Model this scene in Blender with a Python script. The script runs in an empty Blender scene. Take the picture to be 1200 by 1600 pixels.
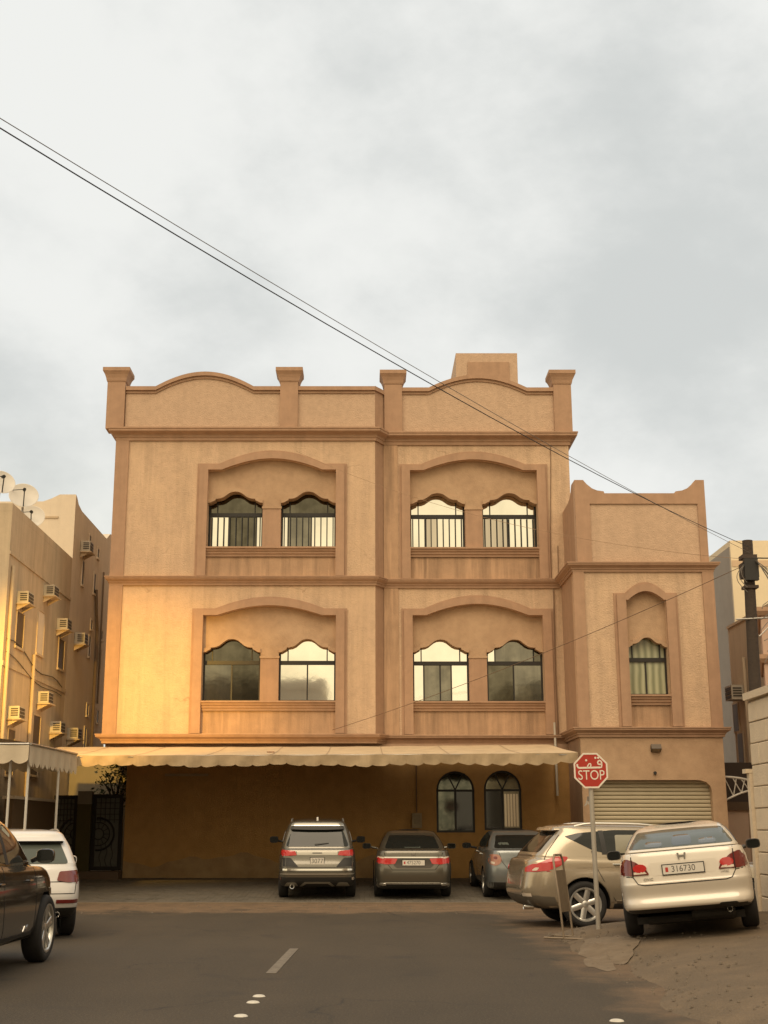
import bpy, bmesh, math, random
from mathutils import Vector, Matrix, geometry
from mathutils.bvhtree import BVHTree
R = math.radians
random.seed(7)
scn = bpy.context.scene
COL = scn.collection

# ------------------------------------------------------------------ camera
cam_d = bpy.data.cameras.new('camera')
cam = bpy.data.objects.new('camera', cam_d)
COL.objects.link(cam)
cam_d.sensor_fit = 'VERTICAL'
cam_d.sensor_height = 24.0
cam_d.lens = 30.0
cam_d.shift_x = 30 / 1600
cam_d.clip_end = 2000
cam.location = (0, 0, 1.6)
cam.rotation_euler = (R(90) + math.atan(495 / 2000), 0, 0)
scn.camera = cam

# ------------------------------------------------------------------ world, sun, exposure
SUN_EL, SUN_AZ = 54, 190            # azimuth: degrees clockwise from +Y (behind the camera, a bit left)
world = bpy.data.worlds.new('World')
scn.world = world
world.use_nodes = True
wn, wl = world.node_tree.nodes, world.node_tree.links
wn.clear()


def N(t, typ, **kw):
    n = t.new(typ)
    for k, v in kw.items():
        setattr(n, k, v)
    return n


out = N(wn, 'ShaderNodeOutputWorld')
sky = N(wn, 'ShaderNodeTexSky', sky_type='NISHITA', sun_disc=False)
sky.sun_elevation = R(SUN_EL)
sky.sun_rotation = R(SUN_AZ)
sky.air_density = 1.5
sky.dust_density = 4.0
bg1 = N(wn, 'ShaderNodeBackground')
bg1.inputs[1].default_value = 0.07
wl.new(sky.outputs[0], bg1.inputs[0])
tc = N(wn, 'ShaderNodeTexCoord')
mp = N(wn, 'ShaderNodeMapping')
mp.inputs['Scale'].default_value = (1.0, 1.0, 1.5)
mp.inputs['Rotation'].default_value = (0.2, 0.35, 2.1)
wl.new(tc.outputs['Generated'], mp.inputs[0])
nz = N(wn, 'ShaderNodeTexNoise')
nz.inputs['Scale'].default_value = 2.6
nz.inputs['Detail'].default_value = 7
nz.inputs['Roughness'].default_value = 0.52
nz.inputs['Distortion'].default_value = 0.1
wl.new(mp.outputs[0], nz.inputs['Vector'])
rp = N(wn, 'ShaderNodeValToRGB')
rp.color_ramp.interpolation = 'EASE'
rp.color_ramp.elements[0].position = 0.36
rp.color_ramp.elements[0].color = (0.635, 0.655, 0.64, 1)
rp.color_ramp.elements[1].position = 0.66
rp.color_ramp.elements[1].color = (0.87, 0.875, 0.845, 1)
nz2 = N(wn, 'ShaderNodeTexNoise')
nz2.inputs['Scale'].default_value = 6.5
nz2.inputs['Detail'].default_value = 9
nz2.inputs['Roughness'].default_value = 0.6
nz2.inputs['Distortion'].default_value = 0.05
wl.new(mp.outputs[0], nz2.inputs['Vector'])
nm = N(wn, 'ShaderNodeMath', operation='MULTIPLY_ADD')
wl.new(nz2.outputs['Fac'], nm.inputs[0])
nm.inputs[1].default_value = 0.42
nm.inputs[2].default_value = -0.21
na = N(wn, 'ShaderNodeMath', operation='ADD')
wl.new(nz.outputs['Fac'], na.inputs[0])
wl.new(nm.outputs[0], na.inputs[1])
wl.new(na.outputs[0], rp.inputs[0])
# the cloud deck turns pale yellow towards the sunset behind the camera and near the horizon
sx = N(wn, 'ShaderNodeSeparateXYZ')
wl.new(tc.outputs['Generated'], sx.inputs[0])
mr = N(wn, 'ShaderNodeMapRange', interpolation_type='SMOOTHSTEP')
mr.inputs[1].default_value = 0.55
mr.inputs[2].default_value = -0.8
wl.new(sx.outputs['Y'], mr.inputs[0])
warm = N(wn, 'ShaderNodeMixRGB', blend_type='MULTIPLY')
wl.new(mr.outputs[0], warm.inputs[0])
wl.new(rp.outputs[0], warm.inputs[1])
warm.inputs[2].default_value = (1.50, 1.22, 0.82, 1)
mh = N(wn, 'ShaderNodeMapRange', interpolation_type='SMOOTHSTEP')
mh.inputs[1].default_value = 0.34
mh.inputs[2].default_value = 0.02
wl.new(sx.outputs['Z'], mh.inputs[0])
mhx = N(wn, 'ShaderNodeMapRange', interpolation_type='SMOOTHSTEP')
mhx.inputs[1].default_value = 0.25
mhx.inputs[2].default_value = -0.45
wl.new(sx.outputs['X'], mhx.inputs[0])
mm = N(wn, 'ShaderNodeMath', operation='MULTIPLY')
wl.new(mh.outputs[0], mm.inputs[0])
wl.new(mhx.outputs[0], mm.inputs[1])
hz = N(wn, 'ShaderNodeMixRGB', blend_type='MULTIPLY')
wl.new(mm.outputs[0], hz.inputs[0])
wl.new(warm.outputs[0], hz.inputs[1])
hz.inputs[2].default_value = (1.22, 1.18, 1.02, 1)
bg2 = N(wn, 'ShaderNodeBackground')
bg2.inputs[1].default_value = 0.955
wl.new(hz.outputs[0], bg2.inputs[0])
mx = N(wn, 'ShaderNodeMixShader')
mx.inputs[0].default_value = 0.96
wl.new(bg1.outputs[0], mx.inputs[1])
wl.new(bg2.outputs[0], mx.inputs[2])
wl.new(mx.outputs[0], out.inputs[0])

sun_d = bpy.data.lights.new('sun', 'SUN')
sun_d.energy = 2.0
sun_d.angle = R(50)
sun_d.color = (1.0, 0.81, 0.58)
sun = bpy.data.objects.new('sun', sun_d)
COL.objects.link(sun)
sd = Vector((math.sin(R(SUN_AZ)) * math.cos(R(SUN_EL)), math.cos(R(SUN_AZ)) * math.cos(R(SUN_EL)), math.sin(R(SUN_EL))))
sun.rotation_euler = sd.to_track_quat('Z', 'Y').to_euler()
sun.location = sd * 60

vs = scn.view_settings
vs.view_transform = 'Standard'
vs.look = 'None'
vs.exposure = 0.12
vs.gamma = 1.0
vs.use_curve_mapping = False
scn.render.engine = 'CYCLES'
scn.cycles.max_bounces = 8

# ------------------------------------------------------------------ materials
MATS = {}


def mat(name, col, rough=0.7, metal=0.0, noise=0.0, nscale=8.0, bump=0.0, bscale=60.0, coat=0.0, emit=0.0, ior=None,
        streak=0.0, col2=None, n2=0.0, n2scale=0.7, world_co=True, crack=0.0, crack_scale=0.4):
    if name in MATS:
        return MATS[name]
    m = bpy.data.materials.new(name)
    m.use_nodes = True
    t, l = m.node_tree.nodes, m.node_tree.links
    b = t['Principled BSDF']
    b.inputs['Roughness'].default_value = rough
    b.inputs['Metallic'].default_value = metal
    c4 = (col[0], col[1], col[2], 1)
    b.inputs['Base Color'].default_value = c4
    if coat:
        b.inputs['Coat Weight'].default_value = coat
        b.inputs['Coat Roughness'].default_value = 0.06
    if ior:
        b.inputs['IOR'].default_value = ior
    if emit:
        b.inputs['Emission Color'].default_value = c4
        b.inputs['Emission Strength'].default_value = emit
    if noise or bump or streak or n2 or crack:
        if world_co:
            co = N(t, 'ShaderNodeNewGeometry').outputs['Position']
        else:
            co = N(t, 'ShaderNodeTexCoord').outputs['Object']
        cur = None

        def layer(cur, scale, detail, lo, hi, c_a, amt, vec=None, rough_=0.6):
            n = N(t, 'ShaderNodeTexNoise')
            n.inputs['Scale'].default_value = scale
            n.inputs['Detail'].default_value = detail
            n.inputs['Roughness'].default_value = rough_
            l.new(vec or co, n.inputs['Vector'])
            r = N(t, 'ShaderNodeMapRange')
            r.inputs[1].default_value = lo
            r.inputs[2].default_value = hi
            r.inputs[3].default_value = 0
            r.inputs[4].default_value = amt
            l.new(n.outputs['Fac'], r.inputs[0])
            mxx = N(t, 'ShaderNodeMixRGB')
            l.new(r.outputs[0], mxx.inputs[0])
            if cur is None:
                mxx.inputs[1].default_value = c4
            else:
                l.new(cur, mxx.inputs[1])
            mxx.inputs[2].default_value = (c_a[0], c_a[1], c_a[2], 1)
            return mxx.outputs[0]
        if noise:
            cur = layer(cur, nscale, 5, 0.35, 0.7, [c * 0.55 for c in col], noise)
        if n2:
            cur = layer(cur, n2scale, 6, 0.42, 0.68, col2 or [c * 1.3 for c in col], n2, rough_=0.65)
        if streak:
            mpn = N(t, 'ShaderNodeMapping')
            mpn.inputs['Scale'].default_value = (3.6, 3.6, 0.25)
            l.new(co, mpn.inputs[0])
            cur = layer(cur, 1.0, 6, 0.45, 0.75, [c * 0.5 for c in col], streak, vec=mpn.outputs[0])
            cur = layer(cur, 1.7, 4, 0.52, 0.75, [min(1, c * 1.25) for c in col], streak * 0.8, vec=mpn.outputs[0])
        if crack:
            dn = N(t, 'ShaderNodeTexNoise')
            dn.inputs['Scale'].default_value = 2.2
            dn.inputs['Detail'].default_value = 6
            l.new(co, dn.inputs['Vector'])
            av = N(t, 'ShaderNodeMixRGB', blend_type='ADD')
            av.inputs[0].default_value = 0.55
            l.new(co, av.inputs[1])
            l.new(dn.outputs['Color'], av.inputs[2])
            vo = N(t, 'ShaderNodeTexVoronoi', feature='DISTANCE_TO_EDGE')
            vo.inputs['Scale'].default_value = crack_scale
            l.new(av.outputs[0], vo.inputs['Vector'])
            r1 = N(t, 'ShaderNodeMapRange')
            r1.inputs[1].default_value = 0.0
            r1.inputs[2].default_value = 0.006
            r1.inputs[3].default_value = 1
            r1.inputs[4].default_value = 0
            l.new(vo.outputs['Distance'], r1.inputs[0])
            mk = N(t, 'ShaderNodeTexNoise')
            mk.inputs['Scale'].default_value = 0.55
            l.new(co, mk.inputs['Vector'])
            r2 = N(t, 'ShaderNodeMapRange')
            r2.inputs[1].default_value = 0.54
            r2.inputs[2].default_value = 0.63
            r2.inputs[4].default_value = crack
            l.new(mk.outputs['Fac'], r2.inputs[0])
            mu = N(t, 'ShaderNodeMath', operation='MULTIPLY')
            l.new(r1.outputs[0], mu.inputs[0])
            l.new(r2.outputs[0], mu.inputs[1])
            mxx = N(t, 'ShaderNodeMixRGB')
            l.new(mu.outputs[0], mxx.inputs[0])
            if cur is None:
                mxx.inputs[1].default_value = c4
            else:
                l.new(cur, mxx.inputs[1])
            mxx.inputs[2].default_value = (col[0] * .35, col[1] * .3, col[2] * .25, 1)
            cur = mxx.outputs[0]
        if cur is not None:
            l.new(cur, b.inputs['Base Color'])
        if bump:
            n = N(t, 'ShaderNodeTexNoise')
            n.inputs['Scale'].default_value = bscale
            n.inputs['Detail'].default_value = 4
            l.new(co, n.inputs['Vector'])
            bp = N(t, 'ShaderNodeBump')
            bp.inputs['Strength'].default_value = bump
            bp.inputs['Distance'].default_value = 0.02
            l.new(n.outputs['Fac'], bp.inputs['Height'])
            l.new(bp.outputs[0], b.inputs['Normal'])
    MATS[name] = m
    return m


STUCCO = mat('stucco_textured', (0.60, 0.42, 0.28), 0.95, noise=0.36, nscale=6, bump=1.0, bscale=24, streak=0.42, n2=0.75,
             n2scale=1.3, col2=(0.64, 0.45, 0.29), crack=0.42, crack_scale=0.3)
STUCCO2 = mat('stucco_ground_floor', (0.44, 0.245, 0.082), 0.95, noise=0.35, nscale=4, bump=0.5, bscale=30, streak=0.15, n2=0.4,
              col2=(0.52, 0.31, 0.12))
TRIM = mat('plaster_trim', (0.425, 0.265, 0.17), 0.9, noise=0.3, nscale=4, bump=0.15, bscale=40, streak=0.28)
PANEL = mat('plaster_panel', (0.44, 0.29, 0.18), 0.92, noise=0.32, nscale=5, bump=0.35, bscale=30, n2=0.65, n2scale=1.4,
            col2=(0.54, 0.37, 0.235))
APRON = mat('plaster_apron', (0.47, 0.30, 0.185), 0.92, noise=0.4, nscale=3, bump=0.35, bscale=30, streak=0.95)
PARAPET = mat('stucco_parapet', (0.55, 0.385, 0.265), 0.95, noise=0.3, nscale=7, bump=0.8, bscale=28, streak=0.15)
FRAME = mat('dark_window_frame', (0.018, 0.014, 0.011), 0.45)
BARS = mat('black_bars', (0.012, 0.011, 0.01), 0.5)
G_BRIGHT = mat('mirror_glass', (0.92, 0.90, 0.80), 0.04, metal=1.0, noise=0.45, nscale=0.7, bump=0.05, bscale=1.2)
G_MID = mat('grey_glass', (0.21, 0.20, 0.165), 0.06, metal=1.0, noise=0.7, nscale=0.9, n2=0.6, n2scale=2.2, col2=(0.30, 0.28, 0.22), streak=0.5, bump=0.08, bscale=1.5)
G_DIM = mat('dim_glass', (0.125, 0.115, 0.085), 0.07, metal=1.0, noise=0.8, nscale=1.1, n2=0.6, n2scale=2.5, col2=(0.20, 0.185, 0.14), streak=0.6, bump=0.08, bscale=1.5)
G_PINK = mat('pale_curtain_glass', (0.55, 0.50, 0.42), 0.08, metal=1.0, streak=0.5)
G_DARK = mat('dark_glass', (0.012, 0.013, 0.012), 0.05, ior=1.5)
G_DARK2 = mat('shop_glass', (0.07, 0.075, 0.062), 0.06, metal=1.0, noise=0.6, nscale=3.5, n2=0.7, n2scale=5.5, col2=(0.14, 0.14, 0.115), streak=.5, bump=0.08, bscale=1.5)
CLOTH_W = mat('white_cloth', (0.6, 0.57, 0.5), 0.9)


def curtain_mat(name, c1, c2):
    m = mat(name, c1, 0.5, coat=0.6)
    t, l = m.node_tree.nodes, m.node_tree.links
    co = N(t, 'ShaderNodeNewGeometry')
    w = N(t, 'ShaderNodeTexWave', bands_direction='X')
    w.inputs['Scale'].default_value = 1.7
    w.inputs['Distortion'].default_value = 1.5
    w.inputs['Detail'].default_value = 2
    l.new(co.outputs['Position'], w.inputs['Vector'])
    mxx = N(t, 'ShaderNodeMixRGB')
    mxx.inputs[1].default_value = (*c1, 1)
    mxx.inputs[2].default_value = (*c2, 1)
    l.new(w.outputs['Fac'], mxx.inputs[0])
    l.new(mxx.outputs[0], t['Principled BSDF'].inputs['Base Color'])
    return m


G_CURT = curtain_mat('green_curtain_glass', (0.20, 0.21, 0.12), (0.42, 0.42, 0.27))

LB = mat('left_house_plaster', (0.55, 0.43, 0.29), 0.95, noise=0.3, nscale=2, bump=0.3, bscale=20, streak=0.5)
LB2 = mat('pale_house_plaster', (0.70, 0.60, 0.47), 0.95, noise=0.15, nscale=3, bump=0.3, bscale=20, streak=0.2)
CREAM = mat('cream_house_plaster', (0.78, 0.66, 0.46), 0.95, noise=0.1, nscale=3, bump=0.2)
BROWNH = mat('brown_house_plaster', (0.58, 0.47, 0.34), 0.95, noise=0.2, nscale=2, bump=0.3, streak=0.3)
PINKH = mat('pink_house_plaster', (0.52, 0.36, 0.27), 0.95, noise=0.15, nscale=3, bump=0.2)
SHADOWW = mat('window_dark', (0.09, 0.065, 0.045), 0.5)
WHITEPL = mat('white_plastic', (0.46, 0.41, 0.33), 0.5, noise=0.2, nscale=6)
GRILLE = mat('grille_dark', (0.06, 0.05, 0.04), 0.6)
DISH = mat('dish_white', (0.62, 0.57, 0.5), 0.5, noise=0.15, nscale=4)
METAL = mat('grey_metal', (0.35, 0.33, 0.30), 0.4, metal=0.7)
GALV = mat('painted_pole', (0.42, 0.38, 0.32), 0.45, metal=0.2, noise=0.2, nscale=12)
WHITEM = mat('white_metal', (0.55, 0.51, 0.45), 0.45)
IRON = mat('dark_iron', (0.012, 0.008, 0.006), 0.75)
FABRIC = mat('awning_fabric', (0.60, 0.455, 0.29), 0.85, noise=0.5, nscale=2.5, bump=0.35, bscale=7, streak=0.3)
FABRIC2 = mat('grey_awning_fabric', (0.56, 0.47, 0.345), 0.85, noise=0.25, nscale=2.5, bump=0.25, bscale=9)
OLIVE = mat('olive_pillar', (0.075, 0.06, 0.02), 0.9, noise=0.3, nscale=4)
GREYP = mat('grey_plaster', (0.20, 0.175, 0.135), 0.9, noise=0.2, nscale=4)
STONE = mat('cream_stone', (0.68, 0.56, 0.41), 0.9, noise=0.22, nscale=5, bump=0.5, bscale=30)
SHUT = mat('shutter_slat', (0.47, 0.405, 0.28), 0.55, noise=0.15, nscale=3)
WOOD = mat('creosoted_wood', (0.055, 0.038, 0.027), 0.85, noise=0.5, nscale=12, bump=0.6, bscale=25)
BLACKP = mat('black_plastic', (0.02, 0.018, 0.016), 0.55)
LEAF = mat('leaf', (0.05, 0.07, 0.03), 0.6, noise=0.3, nscale=6)
RED = mat('sign_red', (0.40, 0.03, 0.016), 0.5, noise=0.15, nscale=14)
SIGNW = mat('sign_white', (0.72, 0.66, 0.56), 0.5)
RUBBER = mat('tyre_rubber', (0.018, 0.016, 0.015), 0.85, noise=0.3, nscale=10)
RIM = mat('alloy_rim', (0.62, 0.60, 0.56), 0.28, metal=0.9)
RIMDK = mat('rim_shadow', (0.015, 0.014, 0.013), 0.7)
CHROME = mat('chrome', (0.75, 0.73, 0.70), 0.12, metal=1.0)
PLAST = mat('car_dark_plastic', (0.022, 0.020, 0.018), 0.6)
SEAM = mat('panel_gap', (0.01, 0.009, 0.008), 0.8)
LAMP_R = mat('tail_lamp_red', (0.45, 0.014, 0.014), 0.12, coat=1.0)
LAMP_D = mat('tail_lamp_dark_red', (0.14, 0.012, 0.010), 0.12, coat=1.0)
LAMP_C = mat('lamp_clear', (0.62, 0.52, 0.42), 0.15, coat=1.0)
CARGLASS = mat('car_glass', (0.012, 0.013, 0.012), 0.04, ior=1.5)
CARGLASS2 = mat('car_glass_light', (0.085, 0.095, 0.082), 0.1, ior=1.45)
PLATE = mat('plate_white', (0.66, 0.62, 0.55), 0.5)
INK = mat('plate_ink', (0.10, 0.09, 0.085), 0.6)
INKR = mat('plate_red', (0.45, 0.04, 0.03), 0.6)


def paint(name, c, metal=0.35, rough=0.32):
    return mat('paint_' + name, c, rough, metal=metal, coat=1.0)


# ------------------------------------------------------------------ helpers
def tag(o, label=None, cat=None, group=None, kind=None):
    if label:
        o['label'] = label
    if cat:
        o['category'] = cat
    if group:
        o['group'] = group
    if kind:
        o['kind'] = kind
    return o


def empty(name, loc=(0, 0, 0), rz=0, parent=None):
    o = bpy.data.objects.new(name, None)
    o.empty_display_size = 0.2
    COL.objects.link(o)
    o.location = loc
    o.rotation_euler = (0, 0, rz)
    if parent:
        o.parent = parent
    return o


class MB:
    def __init__(s):
        s.v, s.f = [], []

    def add(s, vs, fs):
        b = len(s.v)
        s.v += [tuple(v) for v in vs]
        s.f += [tuple(b + i for i in f) for f in fs]
        return s

    def box(s, x0, x1, y0, y1, z0, z1):
        vs = [(x0, y0, z0), (x1, y0, z0), (x1, y1, z0), (x0, y1, z0), (x0, y0, z1), (x1, y0, z1), (x1, y1, z1), (x0, y1, z1)]
        return s.add(vs, [(3, 2, 1, 0), (4, 5, 6, 7), (0, 1, 5, 4), (1, 2, 6, 5), (2, 3, 7, 6), (3, 0, 4, 7)])

    def prism(s, outlines, y0, y1, plane='xz'):
        """polygon (first outline) with holes, extruded from y0 to y1 along the third axis"""
        def P(p, d):
            if plane == 'xz':
                return (p[0], d, p[1])
            if plane == 'yz':
                return (d, p[0], p[1])
            return (p[0], p[1], d)
        pts = [p for o in outlines for p in o]
        tris = geometry.tessellate_polygon([[Vector((p[0], p[1], 0)) for p in o] for o in outlines])
        n = len(pts)
        vs = [P(p, y0) for p in pts] + [P(p, y1) for p in pts]
        fs = [tuple(t) for t in tris] + [tuple(i + n for i in reversed(t)) for t in tris]
        k = 0
        for o in outlines:
            m = len(o)
            for i in range(m):
                a, b = k + i, k + (i + 1) % m
                fs.append((a, b, b + n, a + n))
            k += m
        return s.add(vs, fs)

    def tube(s, pts, r, seg=8, cap=True):
        pts = [Vector(p) for p in pts]
        rr = r if isinstance(r, (list, tuple)) else [r] * len(pts)
        rings, fs = [], []
        up = None
        for i, p in enumerate(pts):
            d = (pts[min(i + 1, len(pts) - 1)] - pts[max(i - 1, 0)]).normalized()
            if up is None or abs(d.dot(up)) > 0.99:
                up = Vector((0, 0, 1)) if abs(d.z) < 0.9 else Vector((1, 0, 0))
            a = d.cross(up).normalized()
            b = a.cross(d).normalized()
            up = b
            rings += [p + (a * math.cos(2 * math.pi * k / seg) + b * math.sin(2 * math.pi * k / seg)) * rr[i] for k in range(seg)]
        for i in range(len(pts) - 1):
            for k in range(seg):
                fs.append((i * seg + k, i * seg + (k + 1) % seg, (i + 1) * seg + (k + 1) % seg, (i + 1) * seg + k))
        if cap:
            fs.append(tuple(range(seg)))
            fs.append(tuple(range((len(pts) - 1) * seg, len(pts) * seg)))
        return s.add(rings, fs)

    def lathe(s, prof, c=(0, 0, 0), axis='z', seg=24, closed=False):
        """prof: (radius, height) pairs"""
        vs, fs = [], []
        n = len(prof)
        for k in range(seg):
            a = 2 * math.pi * k / seg
            for r, h in prof:
                x, y = r * math.cos(a), r * math.sin(a)
                if axis == 'z':
                    q = (x, y, h)
                elif axis == 'x':
                    q = (h, x, y)
                else:
                    q = (x, h, y)
                vs.append((c[0] + q[0], c[1] + q[1], c[2] + q[2]))
        for k in range(seg):
            k2 = (k + 1) % seg
            for i in range(n - 1 if not closed else n):
                j = (i + 1) % n
                fs.append((k * n + i, k2 * n + i, k2 * n + j, k * n + j))
        return s.add(vs, fs)

    def sweep(s, line, prof, closed_ends=True):
        """profile (out, z) swept along a plan polyline; outward is to the right of the walking direction"""
        L = [Vector((p[0], p[1])) for p in line]
        n = len(L)
        norms = []
        for i in range(n - 1):
            d = (L[i + 1] - L[i]).normalized()
            norms.append(Vector((d.y, -d.x)))
        vs = []
        for i in range(n):
            if i == 0:
                m = norms[0]
            elif i == n - 1:
                m = norms[-1]
            else:
                a, b = norms[i - 1], norms[i]
                m = (a + b) / (1 + a.dot(b))
            for o, z in prof:
                q = L[i] + m * o
                vs.append((q.x, q.y, z))
        k = len(prof)
        fs = []
        for i in range(n - 1):
            for j in range(k):
                j2 = (j + 1) % k
                fs.append((i * k + j, i * k + j2, (i + 1) * k + j2, (i + 1) * k + j))
        if closed_ends:
            fs.append(tuple(range(k)))
            fs.append(tuple(range((n - 1) * k, n * k)))
        return s.add(vs, fs)

    def build(s, name, m, parent=None, smooth=False, recalc=True, loc=None):
        me = bpy.data.meshes.new(name)
        me.from_pydata(s.v, [], s.f)
        if recalc:
            bm = bmesh.new()
            bm.from_mesh(me)
            bmesh.ops.recalc_face_normals(bm, faces=bm.faces)
            bm.to_mesh(me)
            bm.free()
        for mm_ in (m if isinstance(m, (list, tuple)) else [m]):
            me.materials.append(mm_)
        if smooth:
            me.polygons.foreach_set('use_smooth', [True] * len(me.polygons))
            try:
                me.set_sharp_from_angle(angle=R(40))
            except Exception:
                pass
        o = bpy.data.objects.new(name, me)
        COL.objects.link(o)
        if parent:
            o.parent = parent
        if loc:
            o.location = loc
        return o


def copy_tree(o, parent=None):
    c = o.copy()
    COL.objects.link(c)
    c.parent = parent
    for ch in list(o.children):
        copy_tree(ch, c)
    return c


def text_mesh(name, body, size, m, parent, loc, rot=(R(90), 0, 0), extr=0.002, sx=1.0, align='CENTER'):
    cu = bpy.data.curves.new(name, 'FONT')
    cu.body = body
    cu.size = size
    cu.extrude = extr
    cu.align_x = align
    cu.align_y = 'CENTER'
    o = bpy.data.objects.new(name + '_curve', cu)
    COL.objects.link(o)
    dg = bpy.context.evaluated_depsgraph_get()
    me = bpy.data.meshes.new_from_object(o.evaluated_get(dg))
    bpy.data.objects.remove(o)
    me.materials.clear()
    me.materials.append(m)
    r = bpy.data.objects.new(name, me)
    COL.objects.link(r)
    r.parent = parent
    r.location = loc
    r.rotation_euler = rot
    r.scale = (sx, 1, 1)
    return r


def smooth_step(a, b, x):
    t = max(0.0, min(1.0, (x - a) / (b - a)))
    return t * t * (3 - 2 * t)


def lerp_table(tab, x):
    if x <= tab[0][0]:
        return tab[0][1]
    for (a, va), (b, vb) in zip(tab, tab[1:]):
        if x <= b:
            return va + (vb - va) * (x - a) / (b - a)
    return tab[-1][1]


# ------------------------------------------------------------------ ground
PAVE_Y0, PAVE_Y1 = 29.4, 36.3


def ground_z(x, y):
    if y >= PAVE_Y0 and -9 < x < 5.8:
        return 0.02 + 0.28 * min(1, (y - PAVE_Y0) / (PAVE_Y1 - PAVE_Y0))
    if y < 21.4 and x > 2.7:
        e = 2.95 + 0.16 * math.sin(y * 0.9) + 0.1 * math.sin(y * 2.3 + 1)
        h = lerp_table([(e, 0.0), (e + 0.35, 0.10), (e + 0.7, 0.165), (5.1, 0.31), (6.0, 0.37), (9, 0.42)], x)
        return h * smooth_step(21.4, 20.9, y)
    return 0.0


def ground_mats():
    # asphalt with dusty verges
    m = bpy.data.materials.new('asphalt')
    m.use_nodes = True
    t, l = m.node_tree.nodes, m.node_tree.links
    b = t['Principled BSDF']
    b.inputs['Roughness'].default_value = 0.82
    co = N(t, 'ShaderNodeNewGeometry').outputs['Position']
    sep = N(t, 'ShaderNodeSeparateXYZ')
    l.new(co, sep.inputs[0])

    def noise(scale, det=5, ro=0.6, vec=None):
        n = N(t, 'ShaderNodeTexNoise')
        n.inputs['Scale'].default_value = scale
        n.inputs['Detail'].default_value = det
        n.inputs['Roughness'].default_value = ro
        l.new(vec or co, n.inputs['Vector'])
        return n.outputs['Fac']

    def rng(src, a, b_, c=0, d=1):
        r = N(t, 'ShaderNodeMapRange')
        r.inputs[1].default_value = a
        r.inputs[2].default_value = b_
        r.inputs[3].default_value = c
        r.inputs[4].default_value = d
        l.new(src, r.inputs[0])
        return r.outputs[0]

    def mth(op, a, b_):
        n = N(t, 'ShaderNodeMath', operation=op)
        for i, q in enumerate((a, b_)):
            if isinstance(q, (int, float)):
                n.inputs[i].default_value = q
            else:
                l.new(q, n.inputs[i])
        return n.outputs[0]

    def mixc(f, a, b_):
        n = N(t, 'ShaderNodeMixRGB')
        l.new(f, n.inputs[0])
        for i, q in ((1, a), (2, b_)):
            if isinstance(q, tuple):
                n.inputs[i].default_value = (*q, 1)
            else:
                l.new(q, n.inputs[i])
        return n.outputs[0]
    mpn = N(t, 'ShaderNodeMapping')
    mpn.inputs['Scale'].default_value = (0.9, 0.12, 1)
    l.new(co, mpn.inputs[0])
    base = mixc(rng(noise(0.35), 0.35, 0.65), (0.034, 0.0245, 0.0135), (0.050, 0.036, 0.0205))
    base = mixc(rng(noise(1.3, vec=mpn.outputs[0]), 0.42, 0.7, 0, 0.55), base, (0.062, 0.044, 0.025))
    base = mixc(rng(noise(42, 3, .7), 0.50, 0.72, 0, 0.75), base, (0.12, 0.094, 0.062))
    # sandy strip in front of the parking bay
    d1 = mth('ADD', rng(sep.outputs['Y'], 25.0, 27.6, 0, 1), rng(noise(0.8, 6), 0.3, 0.7, -0.35, 0.35))
    d1 = rng(d1, 0.35, 0.75)
    # worn sandy margin along the right-hand pavement
    d2 = mth('ADD', rng(sep.outputs['X'], 1.7, 3.0, 0, 1), rng(noise(0.9, 6), 0.3, 0.7, -0.5, 0.4))
    d2 = rng(d2, 0.45, 0.95, 0, 0.75)
    dust = mixc(rng(noise(2.2, 6), 0.35, 0.7), (0.185, 0.115, 0.062), (0.11, 0.072, 0.040))
    base = mixc(d1, base, dust)
    base = mixc(d2, base, dust)
    base = mixc(rng(noise(28, 4, .75), 0.5, 0.72, 0, 0.6), base, (0.026, 0.021, 0.016))
    base = mixc(rng(noise(0.9, 3, .5), 0.62, 0.70, 0, 0.5), base, (0.022, 0.018, 0.014))
    dn = N(t, 'ShaderNodeTexNoise')
    dn.inputs['Scale'].default_value = 1.5
    dn.inputs['Detail'].default_value = 6
    l.new(co, dn.inputs['Vector'])
    av = N(t, 'ShaderNodeMixRGB', blend_type='ADD')
    av.inputs[0].default_value = 0.8
    l.new(co, av.inputs[1])
    l.new(dn.outputs['Color'], av.inputs[2])
    vo = N(t, 'ShaderNodeTexVoronoi', feature='DISTANCE_TO_EDGE')
    vo.inputs['Scale'].default_value = 0.22
    l.new(av.outputs[0], vo.inputs['Vector'])
    ck = mth('MULTIPLY', rng(vo.outputs['Distance'], 0.0, 0.006, 0.9, 0), rng(noise(0.3, 2), 0.45, 0.6))
    base = mixc(ck, base, (0.012, 0.010, 0.008))
    l.new(base, b.inputs['Base Color'])
    bp = N(t, 'ShaderNodeBump')
    bp.inputs['Strength'].default_value = 0.5
    bp.inputs['Distance'].default_value = 0.01
    l.new(noise(70, 3), bp.inputs['Height'])
    l.new(bp.outputs[0], b.inputs['Normal'])
    return m


ASPHALT = ground_mats()
SAND = mat('sandy_ground', (0.20, 0.145, 0.095), 0.95, noise=0.3, nscale=0.6, bump=0.4, bscale=12)
PAVE = mat('worn_pavement', (0.145, 0.106, 0.068), 0.93, noise=0.5, nscale=30, bump=1.0, bscale=50, n2=0.6, n2scale=1.6,
           col2=(0.20, 0.142, 0.088), crack=0.9, crack_scale=0.6)
PAVER = mat('grey_paver', (0.115, 0.098, 0.075), 0.9, noise=0.4, nscale=3, bump=0.4, bscale=60, n2=0.5, n2scale=1.2,
            col2=(0.15, 0.12, 0.085))
PAVEBASE = mat('paver_joint', (0.05, 0.04, 0.03), 0.95, noise=0.3, nscale=5)

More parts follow.
